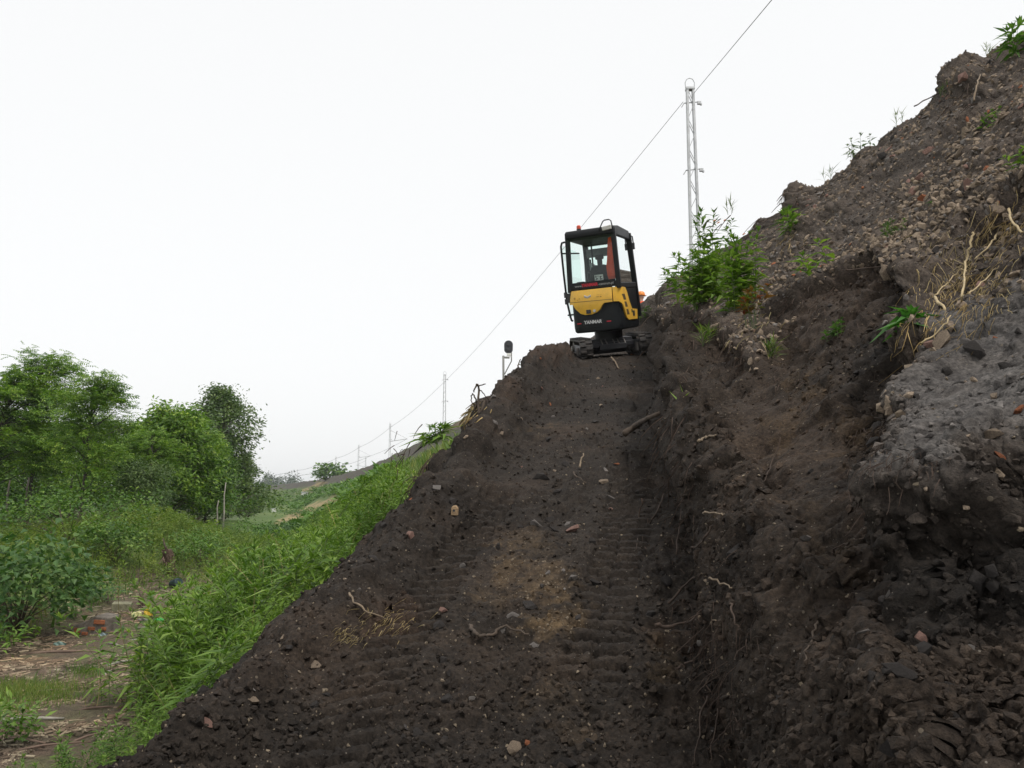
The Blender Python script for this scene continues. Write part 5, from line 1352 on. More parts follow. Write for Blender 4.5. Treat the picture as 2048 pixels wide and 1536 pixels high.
for mi, m in enumerate(ROCKM):
    Vs, Fs, n0 = [], [], 0
    T = [(np.array([v.co for v in me.vertices]), np.array([p.vertices for p in me.polygons])) for me in ROCKS[mi]]
    for i in order[300:]:
        if kind[i] != mi: continue
        V, Fc = T[kr.integers(5)]; M = np.array(seat_matrix(GPf[pick[i]], GNf[pick[i]], size[i], kr)); Vs.append(V @ M[:3, :3].T + M[:3, 3]); Fs.append(Fc + n0); n0 += len(V)
    o = link('gravel', mesh_np('gravel', np.concatenate(Vs), np.concatenate(Fs)), m, earth); tag(o, kind='stuff')
# crumbs of the dark earth itself, everywhere
def crumb_cloud(nm, n_, weight, lo, hi, mat, seed, minpx=1.6, flat=(.55, .9)):
    rg = np.random.default_rng(seed); w = np.where(inframe, weight, 0).ravel(); w /= w.sum(); pk = rg.choice(len(w), n_, p=w)
    T = []
    for k in range(8):
        me = rock(rg, 13, rg.uniform(*flat)); T.append((np.array([v.co for v in me.vertices]), np.array([p.vertices for p in me.polygons]))); bpy.data.meshes.remove(me)
    s = np.exp(rg.uniform(math.log(lo), math.log(hi), n_)); s = np.maximum(s, minpx * GY.ravel()[pk] / F)
    Q = rg.normal(0, 1, (n_, 4)); Q /= np.linalg.norm(Q, axis=1, keepdims=True); a, b, c, d = Q.T
    Rm = np.stack([np.stack([1 - 2 * (c * c + d * d), 2 * (b * c - a * d), 2 * (b * d + a * c)], -1), np.stack([2 * (b * c + a * d), 1 - 2 * (b * b + d * d), 2 * (c * d - a * b)], -1), np.stack([2 * (b * d - a * c), 2 * (c * d + a * b), 1 - 2 * (b * b + c * c)], -1)], 1)
    tk = rg.integers(0, 8, n_); Vs, Fs, n0 = [], [], 0
    for k, (V, Fc) in enumerate(T):
        ix = np.where(tk == k)[0]; W = np.einsum('nij,vj->nvi', Rm[ix], V) * s[ix][:, None, None] + (GPf[pk[ix]] + GNf[pk[ix]] * (s[ix] * .2)[:, None])[:, None, :]
        Vs.append(W.reshape(-1, 3)); Fs.append((Fc[None] + (np.arange(len(ix)) * len(V))[:, None, None] + n0).reshape(-1, 3)); n0 += W.shape[0] * W.shape[1]
    me = mesh_np(nm, np.concatenate(Vs), np.concatenate(Fs))
    if mat is None:
        Cc = []
        for k, (V, Fc) in enumerate(T):
            ix = np.where(tk == k)[0]; Cc.append(np.repeat(GC.reshape(-1, 3)[pk[ix]] * rg.uniform(.8, 1.7, (len(ix), 1)), len(V), 0))
        vcol(me, 'Col', np.concatenate(Cc)); mat = M_CLOD
    o = link(nm, me, mat, earth); tag(o, kind='stuff'); return o
M_CLOD = soil('earth_clods', speck=False)
M_GRIT = plain('pale_grit', (0.20, 0.16, 0.115), 0.9, var=0.45, scale=9, bump=0.4, spec=0.2)
lowf = sstep(-.3, .6, fbm(GP, 1.4, 2, 411))
quiet = (1 - .75 * GZ['tracked']) * (1 - .85 * GZ['scrape']) * (1 - .85 * crust)
crumb_cloud('earth_crumbs', 13000, (.15 + lowf) * quiet, .005, .026, None, 1, 1.5)
crumb_cloud('brown_crumbs', 11000, (.3 + 1 - lowf) * quiet, .004, .016, None, 2, 1.3)
crumb_cloud('pale_grit', 6000, .3 * quiet * sstep(1.6, 3.4, GY) + 2.0 * ((GC.max(-1) > .055) & (GZ['ramp'] > .3)) + .8 * gw, .003, .011, M_GRIT, 3, 1.0)
crumb_cloud('slope_gravel', 6500, gw * (1 - .93 * crust) * (.2 + sstep(-.5, .6, fbm(GP, 1.1, 2, 421))), .008, .036, ROCKM[0], 4, 1.5, (.35, .7))
crumb_cloud('slope_gravel', 2600, gw * (1 - .93 * crust) * (.3 + lowf), .007, .026, ROCKM[1], 5, 1.5, (.35, .7))

# stones one would point at
def big_stone(px, py, w, flat, col, label, cat='stone', seed=0, sink=.2, tip=.25, long=1.0, n=17):
    P, N = surf(px, py); rg = np.random.default_rng(500 + seed); me = rock(rg, n, flat)
    o = link('stone' if cat == 'stone' else cat.replace(' ', '_'), me, ROCKM[col]); s = w / 2 * P.y / F
    M = seat_matrix(P, N, s, rg, sink, tip); o.matrix_world = M @ Matrix.Diagonal((long, 1, 1, 1)); tag(o, label, cat)
for k, a in enumerate(((635, 1334, 34, .7, 0, 'rounded tan stone lying on the dark spoil near the bottom of the ramp'),
                       (1145, 1060, 36, .45, 4, 'flat reddish stone in the middle of the ramp'), (1028, 1497, 34, .8, 0, 'pale tan stone at the bottom edge of the ramp'),
                       (1840, 1276, 40, .9, 4, 'pinkish tan stone sticking out of the dark near face'), (1845, 398, 40, .55, 2, 'orange brick fragment high on the stony slope'), (1828, 385, 30, .8, 4, 'dark red brick fragment beside the orange one high on the slope'),
                       (1930, 155, 48, .5, 4, 'large pink stone slab on the skyline'), (1985, 870, 46, .4, 0, 'long tan stone lying on the grey crust'), (2015, 752, 40, .5, 4, 'pink-tan stone on the grey crust near the right edge'),
                       (1838, 950, 44, .8, 0, 'yellowish stone at the tip of the grey crust ledge'), (1812, 992, 60, .45, 1, 'pale grey slab forming the very tip of the crust ledge'), (1873, 935, 22, .7, 0, 'small round stone beside the yellowish one on the crust ledge'),
                       (1885, 685, 50, .45, 0, 'flat tan stone plate under the dry stalks'), (1862, 690, 36, .5, 4, 'flat pinkish stone plate beside the tan one under the dry stalks'), (1775, 545, 34, .8, 0, 'tan stone under the lip beside the white bottle'),
                       (1975, 390, 60, .45, 0, 'wide flat tan stone below the upper right step'), (1955, 1170, 60, .7, 3, 'large dark stone on the near face below the crust'), (1870, 1150, 50, .7, 3, 'dark stone left of the large one on the near face'),
                       (1795, 1190, 40, .8, 1, 'brownish stone in the middle of the near face'), (1640, 1340, 40, .6, 3, 'dark rock cluster stone low on the near face'), (1780, 1340, 40, .6, 3, 'leaning dark stone below the pinkish tan stone'),
                       (822, 1068, 30, .6, 4, 'brown stone on the left spoil beside the track prints'), (1195, 1165, 34, .5, 3, 'dark flat stone in the sandy patch of the ramp'), (1145, 1158, 30, .6, 1, 'grey stone in the sandy patch of the ramp'),
                       (880, 1255, 38, .6, 3, 'dark stone left of the buried branch on the ramp'), (1025, 1235, 26, .7, 1, 'grey pebble right of the buried branch on the ramp'), (1205, 965, 22, .6, 0, 'small tan stone beside the right track prints'),
                       (1055, 1487, 18, .8, 2, 'small orange stone at the bottom edge of the ramp'), (415, 1447, 26, .5, 4, 'flat brown stone on the lowest spoil'), (2040, 820, 36, .6, 2, 'orange stone at the right edge on the grey crust'), (1990, 795, 34, .5, 0, 'cream stone at the upper edge of the grey crust'))):
    big_stone(*a, seed=k)
# the pale block with a hole, standing in the spoil
P, N = surf(911, 1030); s = P.y / F
b = MB(); b.prism([(-6 * s, 0), (7 * s, 0), (7 * s, 14 * s), (3 * s, 19 * s), (-4 * s, 18 * s), (-6 * s, 14 * s)], -.02, .02, 'y'); o = b.build('brick_piece', rockmat('cream_brick', (0.42, 0.29, 0.17)), None, bevel=.004); o.location = P; o.rotation_euler = (.1, .05, -.1); tag(o, 'small upright cream brick piece in the left spoil', 'brick')
b = MB(); b.cyl((0, -.021, 10 * s), 2.4 * s, .006, 12, 'y'); b.build('hole', M_DARKMET, o)

# ------------------------------------------------------------------ roots, branches, straw
def on_surf(pts, off):
    S = [surf(x, y) for x, y in pts]; ym = float(np.median([p.y for p, _ in S])); lo_ = max(min(p.y for p, _ in S), ym * .8); out = []
    for (x, y), (P, N) in zip(pts, S):
        P = Vector(at(x, y, min(max(P.y, lo_ * .97), lo_ * 1.12))); d = -P.normalized(); out.append(P + (N * .3 + d * .9) * off)
    return out
def smooth_path(pts, n=5, jit=0.0, rng=None):
    out = []; m = len(pts)
    for i in range(m - 1):
        p0, p1, p2, p3 = pts[max(i - 1, 0)], pts[i], pts[i + 1], pts[min(i + 2, m - 1)]
        for k in range(n):
            t = k / n; q_ = .5 * ((2 * p1) + (p2 - p0) * t + (2 * p0 - 5 * p1 + 4 * p2 - p3) * t * t + (3 * p1 - p0 - 3 * p2 + p3) * t ** 3)
            if jit: q_ = q_ + Vector(rng.normal(0, jit, 3))
            out.append(q_)
    out.append(pts[-1]); return out
rr_ = np.random.default_rng(31)
def root(pts, wpx, mat, name, label, cat, off=.02, taper=.35, group=None):
    path = smooth_path(on_surf(pts, off), 5, .0035, rr_); Y = path[0].y; r0 = wpx * (.36 if name == 'dry_stalk' else .44) * Y / F
    rs = [r0 * (1 - (1 - taper) * i / (len(path) - 1)) * rr_.uniform(.85, 1.15) for i in range(len(path))]
    b = MB(); b.tube(path, rs, 6); o = b.build(name, mat, None, smooth=True); tag(o, label, cat, group); return o
GR = 'roots hanging from the cut face'
for pts, w, m, lab in (([(1393, 890), (1378, 955), (1362, 1037), (1352, 1112)], 7, M_ROOT, 'longest dark root hanging down the foot of the cut face'),
                    ([(1474, 1070), (1455, 1110), (1437, 1149)], 5, M_ROOT, 'dark root slanting across the cut face above the pale sticks'), ([(1428, 1049), (1405, 1085), (1379, 1107)], 6, M_ROOT, 'bent dark root left of the slanting one'),
                    ([(1308, 1252), (1341, 1257), (1380, 1245), (1404, 1232)], 9, M_ROOT, 'thick dark root curving out over the ramp'), ([(1403, 1233), (1420, 1237), (1436, 1242)], 6, M_PALEROOT, 'short pale broken root end at the tip of the thick root'),
                    ([(1410, 1026), (1428, 1028), (1447, 1033)], 6, M_PALEROOT, 'pale broken root end high on the foot of the cut'), ([(1422, 1157), (1445, 1165), (1468, 1178)], 6, M_PALEROOT, 'pale splintered root end in the middle of the foot'),
                    ([(1466, 1202), (1470, 1230), (1481, 1258)], 6, M_ROOT, 'hooked brown root below the splintered end'), ([(1337, 1210), (1372, 1173), (1405, 1148)], 6, M_ROOT, 'straight brown root slanting up from the ramp'),
                    ([(1350, 1339), (1375, 1330), (1416, 1291)], 6, M_ROOT, 'brown root low at the foot of the cut'), ([(1412, 1400), (1400, 1460), (1391, 1530)], 5, M_ROOT, 'thin root running down at the bottom of the foot'),
                    ([(1666, 1111), (1690, 1088), (1731, 1078)], 4, M_ROOT, 'thin reddish root arching on the slid brown face'), ([(1640, 1244), (1628, 1280), (1612, 1325)], 8, M_TWIG, 'grey stick leaning on the near face'),
                    ([(1286, 1000), (1275, 1050), (1273, 1100)], 4, M_ROOT, 'thin root beside the right track prints'), ([(1330, 990), (1310, 1030), (1290, 1065)], 4, M_ROOT, 'thin root slanting into the ramp foot'),
                    ([(1440, 1420), (1425, 1470), (1420, 1530)], 4, M_ROOT, 'thin root at the lowest corner of the foot'), ([(1560, 880), (1545, 930), (1520, 970)], 3, M_ROOT, 'hair-thin root on the slid brown face')):
    root(pts, w, m, 'root', lab, 'root', .022, .4, GR)
root([(1248, 870), (1275, 852), (1300, 838), (1322, 828)], 15, M_TWIG, 'branch', 'thick broken branch lying across the right track prints', 'branch', .035, .6)
root([(940, 1252), (955, 1272), (985, 1270), (1010, 1255), (1060, 1268)], 9, M_TWIG, 'branch', 'half-buried dark branch across the middle of the ramp', 'branch', .025, .5)
root([(697, 1188), (722, 1215), (760, 1236), (795, 1240)], 5, M_PALEROOT, 'root', 'pale curved root on the left spoil', 'root', .02, .5)
root([(1160, 935), (1163, 920), (1166, 908)], 5, M_PALEROOT, 'stick', 'short pale stick standing in the upper ramp', 'stick', .02, .6)
root([(1148, 945), (1154, 955), (1172, 968)], 4, M_TWIG, 'stick', 'thin dark stick beside the short pale one', 'stick', .02, .6)
root([(1222, 715), (1230, 725), (1238, 738)], 4, M_PALEROOT, 'stick', 'small pinkish stick just below the excavator', 'stick', .03, .6)
root([(1950, 205), (1957, 170), (1962, 152)], 5, M_PALEROOT, 'stick', 'pale forked stick near the skyline clod', 'stick', .06, .6)
root([(1830, 215), (1880, 185), (1910, 168)], 3, M_TWIG, 'stick', 'long thin stick along the right skyline', 'stick', .06, .6)
root([(1400, 885), (1415, 875), (1428, 868)], 7, M_PALEROOT, 'stick', 'pale splinter on the dark foot above the long root', 'stick', .03, .5)
root([(1690, 545), (1760, 540), (1850, 540)], 3, M_ROOT, 'root', 'dark root crossing in front of the white bottle', 'root', .05, .7)
# hanging root fibres under the lips (too fine to count)
def strands(nm, seeds, mat, label, cat, rng, off=.02):
    bag = Bag()
    for (x, y, n_, sx, sy, L, w, drift) in seeds:
        for k in range(n_):
            px, py = x + rng.normal(0, sx), y + rng.normal(0, sy); P, N = surf(px, py); P = np.array(P); s = P[1] / F
            d = np.array([drift + rng.normal(0, .35), rng.normal(0, .25), -1 + rng.normal(0, .25)]); d /= np.linalg.norm(d); ln = L * s * rng.uniform(.4, 1.4); o_ = np.array(N) * rng.uniform(.2, 1.4) * off - P / np.linalg.norm(P) * off
            side = np.cross(d, np.array(N)); c = rng.normal(0, .25) * ln
            pts = [P + o_ * .3, P + o_ + d * ln * .35 + side * c * .6, P + o_ + d * ln * .7 + side * c, P + o_ * .8 + d * ln + side * c * .6]
            V, Fc = stem_tube(pts, w * s / 2 * rng.uniform(.6, 1.3), w * s / 4, 3); bag.add(V, Fc)
    o = link(nm, bag.mesh(nm), mat); tag(o, label, cat, kind='stuff'); return o
strands('root_fibres', [(1350, 880, 60, 25, 90, 60, 2.2, -.3), (1340, 1050, 70, 30, 70, 60, 2.2, -.3), (1430, 1230, 60, 30, 60, 60, 2.2, -.2), (1430, 1400, 60, 25, 70, 70, 2.2, -.2), (1480, 700, 60, 40, 25, 45, 2, -.5), (1620, 600, 60, 60, 25, 30, 2, -.5),
                        (1740, 900, 110, 30, 50, 60, 2.2, -.3), (1830, 930, 40, 40, 15, 40, 2, -.3), (1580, 770, 60, 40, 40, 30, 2, -.5), (1395, 640, 60, 30, 30, 40, 2, -.5), (1600, 385, 40, 35, 15, 30, 2.2, -.4), (1500, 440, 40, 30, 15, 40, 2.2, -.4), (1950, 190, 40, 40, 20, 40, 2.2, -.4), (830, 920, 50, 25, 20, 30, 2.0, -.4)],
        M_ROOT, 'fine dark root fibres hanging from the lips of the cut', 'roots', rr_)
strands('dry_straw', [(1925, 560, 520, 45, 50, 56, 1.4, -.35), (1870, 590, 140, 25, 30, 46, 1.5, -.2), (1830, 650, 50, 20, 30, 50, 2.2, -.1), (2030, 445, 140, 25, 30, 60, 1.8, -.4), (1990, 600, 50, 30, 20, 30, 2.4, -.3), (1520, 655, 60, 20, 25, 30, 2.2, -.4), (790, 1235, 90, 35, 15, 26, 1.2, -.9), (700, 1270, 60, 25, 12, 24, 1.2, -.9), (945, 820, 40, 12, 10, 34, 2.6, -.7), (1600, 470, 30, 20, 20, 24, 2, -.4)],
        L_STRAW, 'tangle of dry straw and pale roots under the upper step', 'straw', np.random.default_rng(8))
for pts, w, lab in (([(1941, 472), (1946, 499), (1928, 544), (1929, 601), (1913, 634), (1886, 661)], 7, 'long pale dry stalk hanging down from the upper step'), ([(2008, 456), (1994, 472), (1984, 496), (1953, 520)], 6, 'pale dry stalk slanting at the top of the straw tangle'),
                    ([(1863, 596), (1890, 570), (1922, 546), (1936, 549)], 5, 'dry stalk bent into an elbow, upper arm'), ([(1864, 597), (1889, 625), (1922, 644)], 8, 'bleached dry stalk below the elbow, the brightest of them'), ([(1939, 601), (1977, 565), (2008, 534)], 5, 'dry stalk slanting up to the right of the long stalk'),
                    ([(1853, 694), (1889, 658), (1905, 640)], 6, 'dry stalk leaning on the flat stone plates'), ([(1846, 530), (1838, 570), (1827, 603)], 5, 'short dry stalk beside the white bottle'), ([(2022, 425), (2034, 445), (2050, 470)], 8, 'thick dry stalk at the right edge below the step')):
    root(pts, w, M_STRAWSTALK if 'M_STRAWSTALK' in globals() else globals().setdefault('M_STRAWSTALK', plain('pale_stalk', (0.44, 0.34, 0.19), 0.8, var=0.3, scale=20)), 'dry_stalk', lab, 'stalk', .07, .6, 'dry stalks under the upper step')
# dead root stump and twigs on the spoil ridge
def ridge_twigs(name, label, Y, lines, mat):
    o = empty(name, Vector(at(lines[0][0][0][0], lines[0][0][0][1], Y))); tag(o, label, 'dead branch')
    for pts, w in lines:
        b = MB(); pp = smooth_path([Vector(at(x, y, Y + rr_.normal(0, .05))) for x, y in pts], 4, .004, rr_); r0 = w / 2 * Y / F
        b.tube([p - o.location for p in pp], [r0 * (1 - .5 * i / len(pp)) for i in range(len(pp))], 6); b.build('twig', mat, o, smooth=True)
Yr = surf(960, 820)[0].y
ridge_twigs('dead_root_stump', 'dead root stump with bent twigs on the spoil ridge', Yr, [([(957, 830), (957, 800), (957, 775), (953, 769)], 6), ([(953, 769), (960, 771), (971, 768)], 3.5), ([(954, 770), (949, 777), (948, 784)], 4), ([(958, 778), (968, 788), (980, 802)], 2.5), ([(952, 812), (950, 795), (945, 788), (942, 800), (945, 812)], 3.5), ([(950, 815), (958, 805), (966, 800)], 6), ([(960, 830), (966, 812), (968, 800)], 7), ([(955, 834), (950, 815), (946, 806)], 5)], M_TWIG)
Yr = surf(1033, 740)[0].y
ridge_twigs('dead_branch', 'small dead branch sticking up from the spoil ridge beside the signal', Yr, [([(1030, 745), (1036, 733), (1038, 726), (1041, 718)], 3.5), ([(1038, 729), (1043, 731), (1046, 728)], 1.6)], M_TWIG)

# ------------------------------------------------------------------ plants on the cut slope
def slope_plant(name, label, px, py, hpx, stems, L, w, mat, seed, spread=14, n=24, lean=(.0, 0.0), el1=.2, group='plants on the cut slope', cat='plant', stem_mat=None, start=.12):
    P, N = surf(px, py); s = P.y / F; rg = np.random.default_rng(seed); o = empty(name, P - Vector((0, 0, .02))); tag(o, label, cat, group)
    sb, lb = Bag(), Bag()
    for k in range(stems):
        h = hpx * s * rg.uniform(.6, 1.05); (V, Fc), (V2, F2) = weed_template(rg, h, max(int(n * rg.uniform(.7, 1.2)), 5), L * s, w * s, .15, start, .6, el1)
        d = np.array([rg.normal(0, spread * s), rg.normal(0, spread * s), 0.0]) if stems > 1 else np.zeros(3)
        d[2] = np.clip(d[0] * .5, -.1, .1)
        for A in (V, V2): A[:, 0] += A[:, 2] * lean[0]; A[:, 1] += A[:, 2] * lean[1]
        sb.add(V + d, Fc); lb.add(V2 + d, F2)
    link('stem', sb.mesh('stem'), stem_mat or M_STEM, o); link('leaves', lb.mesh('leaves'), mat, o); return o
slope_plant('willowherb', 'tallest upright willowherb in front of the tall mast', 1425, 590, 195, 4, 28, 6, L_WEED, 1, 8, 40, (-.08, 0))
slope_plant('willowherb', 'leafy willowherb clump beside the tallest one', 1420, 600, 115, 20, 26, 7, L_WEED, 2, 22, 28, (-.1, 0))
slope_plant('evening_primrose', 'bushy flowering plant with orange buds right of the willowherb', 1478, 622, 160, 18, 24, 8, L_WEED, 3, 14, 26, (-.02, 0))
slope_plant('willowherb', 'tall thin flowering stem with orange buds behind the bushy plant', 1448, 520, 92, 1, 18, 5, L_WEED2, 4, 6, 30)
for k, (x, y) in enumerate(((1426, 443), (1434, 447), (1447, 442), (1485, 470), (1470, 478))):
    Y = surf(1465, 560)[0].y; b = MB(); p = Vector(at(x, y, Y)); b.tube([(0, 0, 0), (.015, 0, .012), (.035, 0, .02)], [.003, .008, .003], 6); o = b.build('flower_bud', plain('orange_bud', (0.55, 0.17, 0.03), .7) if 'orange_bud' not in bpy.data.materials else bpy.data.materials['orange_bud'], None); o.location = p; tag(o, 'small orange flower bud on the tall weeds', 'flower', 'orange buds on the tall weeds')
slope_plant('reddened_dock', 'cluster of thick green stems with reddened leaves on top', 1508, 655, 85, 12, 20, 8, L_RED, 5, 9, 7, (-.05, 0), start=.7)
slope_plant('willowherb', 'small willowherb on the skyline left of the clump', 1352, 580, 52, 4, 20, 5, L_WEED2, 6, 10, 16, (-.2, 0))
slope_plant('willowherb', 'young leafy plant below the skyline clod', 1578, 470, 60, 4, 26, 7, L_WEED, 7, 8, 14)
slope_plant('willowherb', 'young upright plant, left of a pair on the stony slope', 1612, 548, 62, 1, 30, 9, L_WEED, 8, 0, 16)
slope_plant('willowherb', 'young upright plant, right of a pair on the stony slope', 1653, 530, 55, 1, 30, 9, L_WEED, 9, 0, 14, (-.05, 0))
slope_plant('seedling', 'small yellow-green seedling under the pair of young plants', 1602, 585, 30, 1, 20, 6, L_LIME, 10, 6, 9)
slope_plant('clover_patch', 'round-leaved little plant on the slid brown face', 1668, 668, 34, 7, 12, 9, L_BUSH, 11, 10, 9)
slope_plant('dock_plant', 'dark green dock with broad leaves under the straw', 1815, 648, 36, 4, 52, 17, L_DOCK, 12, 8, 7, el1=.05)
slope_plant('willowherb', 'pale willowherb on the skyline at the upper right corner', 2034, 110, 80, 3, 34, 8, L_WEED2, 13, 8, 14)
slope_plant('grass_tuft', 'small grass tuft on the dark foot below the reddened dock', 1412, 690, 30, 5, 28, 3, L_GRASS, 14, 8, 8, el1=.9)
slope_plant('grass_tuft', 'pale grass tuft on the brown face', 1545, 715, 34, 5, 30, 3, L_GRASS, 15, 8, 8, el1=.9)
slope_plant('grass_tuft', 'single bright grass blade on the dark wall', 1352, 812, 26, 1, 36, 4, L_LIME, 16, 3, 4, (.4, 0), el1=.9)
slope_plant('seedling', 'faint weeds low on the stony slope under the skyline', 1708, 310, 40, 5, 14, 4, L_GREYG, 17, 12, 10)
slope_plant('seedling', 'thin pale weeds on the middle of the stony slope', 1790, 470, 44, 6, 14, 4, L_GREYG, 18, 12, 10)
slope_plant('seedling', 'thin green weeds near the right edge of the stony slope', 1985, 250, 40, 6, 14, 5, L_WEED2, 19, 18, 10)
slope_plant('seedling', 'small weeds beside the orange brick fragment', 1875, 420, 26, 3, 14, 5, L_WEED2, 20, 8, 8)
slope_plant('seedling', 'weeds at the right edge above the straw', 2040, 330, 40, 4, 20, 6, L_WEED, 21, 10, 10)
for k, (x, y, lab) in enumerate(((1460, 425, 'tall dry grass stalk behind the skyline lump'), (1790, 245, 'dry grass wisp in the middle of the right skyline'), (1895, 190, 'dry grass wisp beside the skyline stone slab'), (1980, 115, 'green blades on the upper right skyline'), (1640, 345, 'dry wisp above the skyline clod'))):
    slope_plant('grass_wisp', lab, x, y, 30, 3, 20, 1.4, L_GRASS, 40 + k, 5, 4, el1=1.1, group='wisps on the skyline')
# weeds hanging over the spoil edge
for k, (x, y, lab) in enumerate(((590, 1165, 'bright weed leaning over the spoil edge, upper one'), (555, 1205, 'bright weed leaning over the spoil edge, lower one'), (395, 1375, 'pale weed lying on the lower spoil edge'), (700, 1010, 'bushy weed against the upper spoil edge'), (860, 862, 'tiny pale weed on the ridge above the green bush'))):
    Y = float(max(surf(x + 30, y)[0].y, 4)); p = at(x, y, Y + .35); o = empty('edge_weed', Vector((p[0], Y + .35, p[2] - .12))); tag(o, lab, 'weed', 'weeds leaning over the spoil edge')
    rg = np.random.default_rng(700 + k); sb, lb = Bag(), Bag()
    for j in range(5):
        (V, Fc), (V2, F2) = weed_template(rg, .38 if k < 4 else .15, 20, .13, .024, .2); d = np.array([rg.normal(0, .08), rg.normal(0, .08), 0])
        for A in (V, V2): A[:, 0] += A[:, 2] * .7
        sb.add(V + d, Fc); lb.add(V2 + d, F2)
    link('stem', sb.mesh('stem'), M_STEM, o); link('leaves', lb.mesh('leaves'), L_WEED, o)

# ------------------------------------------------------------------ plastic bottle under the lip
M_PLASTIC = plain('milky_plastic', (0.30, 0.37, 0.41), 0.35, var=0.2, scale=18, spec=.5)
P, N = surf(1815, 545); s = P.y / F; c = P + (N * .5 - P.normalized() * .8) * .05
a_, b_ = Vector(at(1799, 562, c.y)), Vector(at(1836, 524, c.y)); d = (b_ - a_).normalized(); L_ = (b_ - a_).length
b = MB(); b.tube([a_, a_ + d * L_ * .08, a_ + d * L_ * .16, a_ + d * L_ * .3, a_ + d * L_ * .6, a_ + d * L_ * .9, b_], [3.5 * s, 3.8 * s, 3.2 * s, 7 * s, 8 * s, 7 * s, 4.5 * s], 14)
o = b.build('plastic_bottle', M_PLASTIC, None, smooth=True); tag(o, 'milky crushed plastic bottle stuck under the lip of the slope', 'bottle')
b = MB(); b.tube([a_ - d * L_ * .03, a_ + d * L_ * .1], 4.4 * s, 12); b.build('cap', plain('blue_cap', (0.22, 0.38, 0.48), .5), o)

# ------------------------------------------------------------------ ditch floor: litter, rubble, rubbish
cr = np.random.default_rng(61)
Yf = 1 / cr.uniform(1 / 24, 1 / 7.5, 14000); Xf = Xc(Yf) - cr.uniform(9.6, 14.4, 14000); Pf = np.stack([Xf, Yf, height(Xf, Yf) + .02], -1)
ok = fbm(Pf, .7, 2, 501) > -.35; Pf = Pf[ok]
def sliver(l, w, t): 
    V = np.array([[-l / 2, -w / 2, 0], [-l / 2, w / 2, 0], [-l / 2, 0, t], [l / 2, -w / 2, 0], [l / 2, w / 2, 0], [l / 2, 0, t]]); return V, np.array([[0, 2, 1], [3, 4, 5], [0, 3, 5], [0, 5, 2], [1, 2, 5], [1, 5, 4], [0, 1, 4], [0, 4, 3]])
V, Fc = scatter([sliver(.22, .022, .015), sliver(.12, .03, .012), sliver(.36, .018, .016), sliver(.10, .045, .02)], Pf, cr.uniform(.3, .95, len(Pf)), cr.uniform(0, 6.28, len(Pf)), cr.normal(0, .25, (len(Pf), 2)), cr)
M_CHIP2 = leafy('wood_litter', (0.080, 0.058, 0.045), (0.19, 0.135, 0.105), (0.42, 0.34, 0.26), trans=0.0, rough=.9)
tag(link('wood_litter', mesh_np('wood_litter', V, Fc), M_CHIP2), 'brown wood chips and splinters covering the ditch floor', 'litter', kind='stuff')
BRANCH_LABELS = ['thick pale branch lying near the left edge of the ditch litter', 'slim branch right of the thick pale one in the litter', 'branch lying crosswise below the thick pale one', 'short steep branch at the weed edge of the litter', 'longest thin branch lying across the litter below the masonry block', 'branch lying right of the masonry block', 'short branch in front of the green dish', 'slim branch pointing into the lowest weeds', 'branch along the upper edge of the grass patch', 'stout barkless log in front of the green dish', 'short steep branch behind the green dish', 'long branch along the bottom of the ditch litter', 'short branch crossing the one beside the block', 'small branch between the block and the yellow sheet']
for k, (x, y, l, az, r) in enumerate(((60, 1447, 120, .1, 9), (200, 1425, 90, .25, 5), (50, 1490, 100, -.4, 6), (250, 1330, 70, .9, 5), (130, 1310, 150, .18, 5), (240, 1270, 90, .4, 5), (300, 1262, 60, -.3, 5), (190, 1480, 80, .9, 5), (100, 1390, 80, .3, 4), (300, 1285, 80, .15, 7), (320, 1232, 40, -.8, 4), (110, 1500, 120, .35, 5), (230, 1295, 60, -.7, 4), (280, 1240, 50, .6, 4))):
    P = land(x, y); s = P.y / F; b = MB(); ln = l * s
    b.tube([(-ln / 2, 0, .0), (-ln / 6, .04 * ln, .02), (ln / 5, -.03 * ln, .03), (ln / 2, .02, .01)], [r / 2 * s, r / 2 * s * .95, r / 2 * s * .8, r / 2 * s * .5], 6)
    o = b.build('fallen_branch', M_CHIP if k % 3 else M_BARKP, None, smooth=True); o.location = P + Vector((0, 0, .03)); o.rotation_euler = (0, 0, az); tag(o, BRANCH_LABELS[k], 'branch', 'branches in the ditch litter')
def flatbox(name, label, cat, px, py, dims, mat, rz=0, tilt=(0, 0), Y=None, bevel=.01):
    P = land(px, py); s = P.y / F; b = MB(); b.box((0, 0, dims[2] * s / 2), tuple(q * s for q in dims)); o = b.build(name, mat, None, bevel=bevel); o.location = P; o.rotation_euler = (tilt[0], tilt[1], rz); tag(o, label, cat); return o
flatbox('plank', 'short pale plank lying on the ditch floor', 'plank', 212, 1350, (8, 34, 5), M_BARKP, .15)
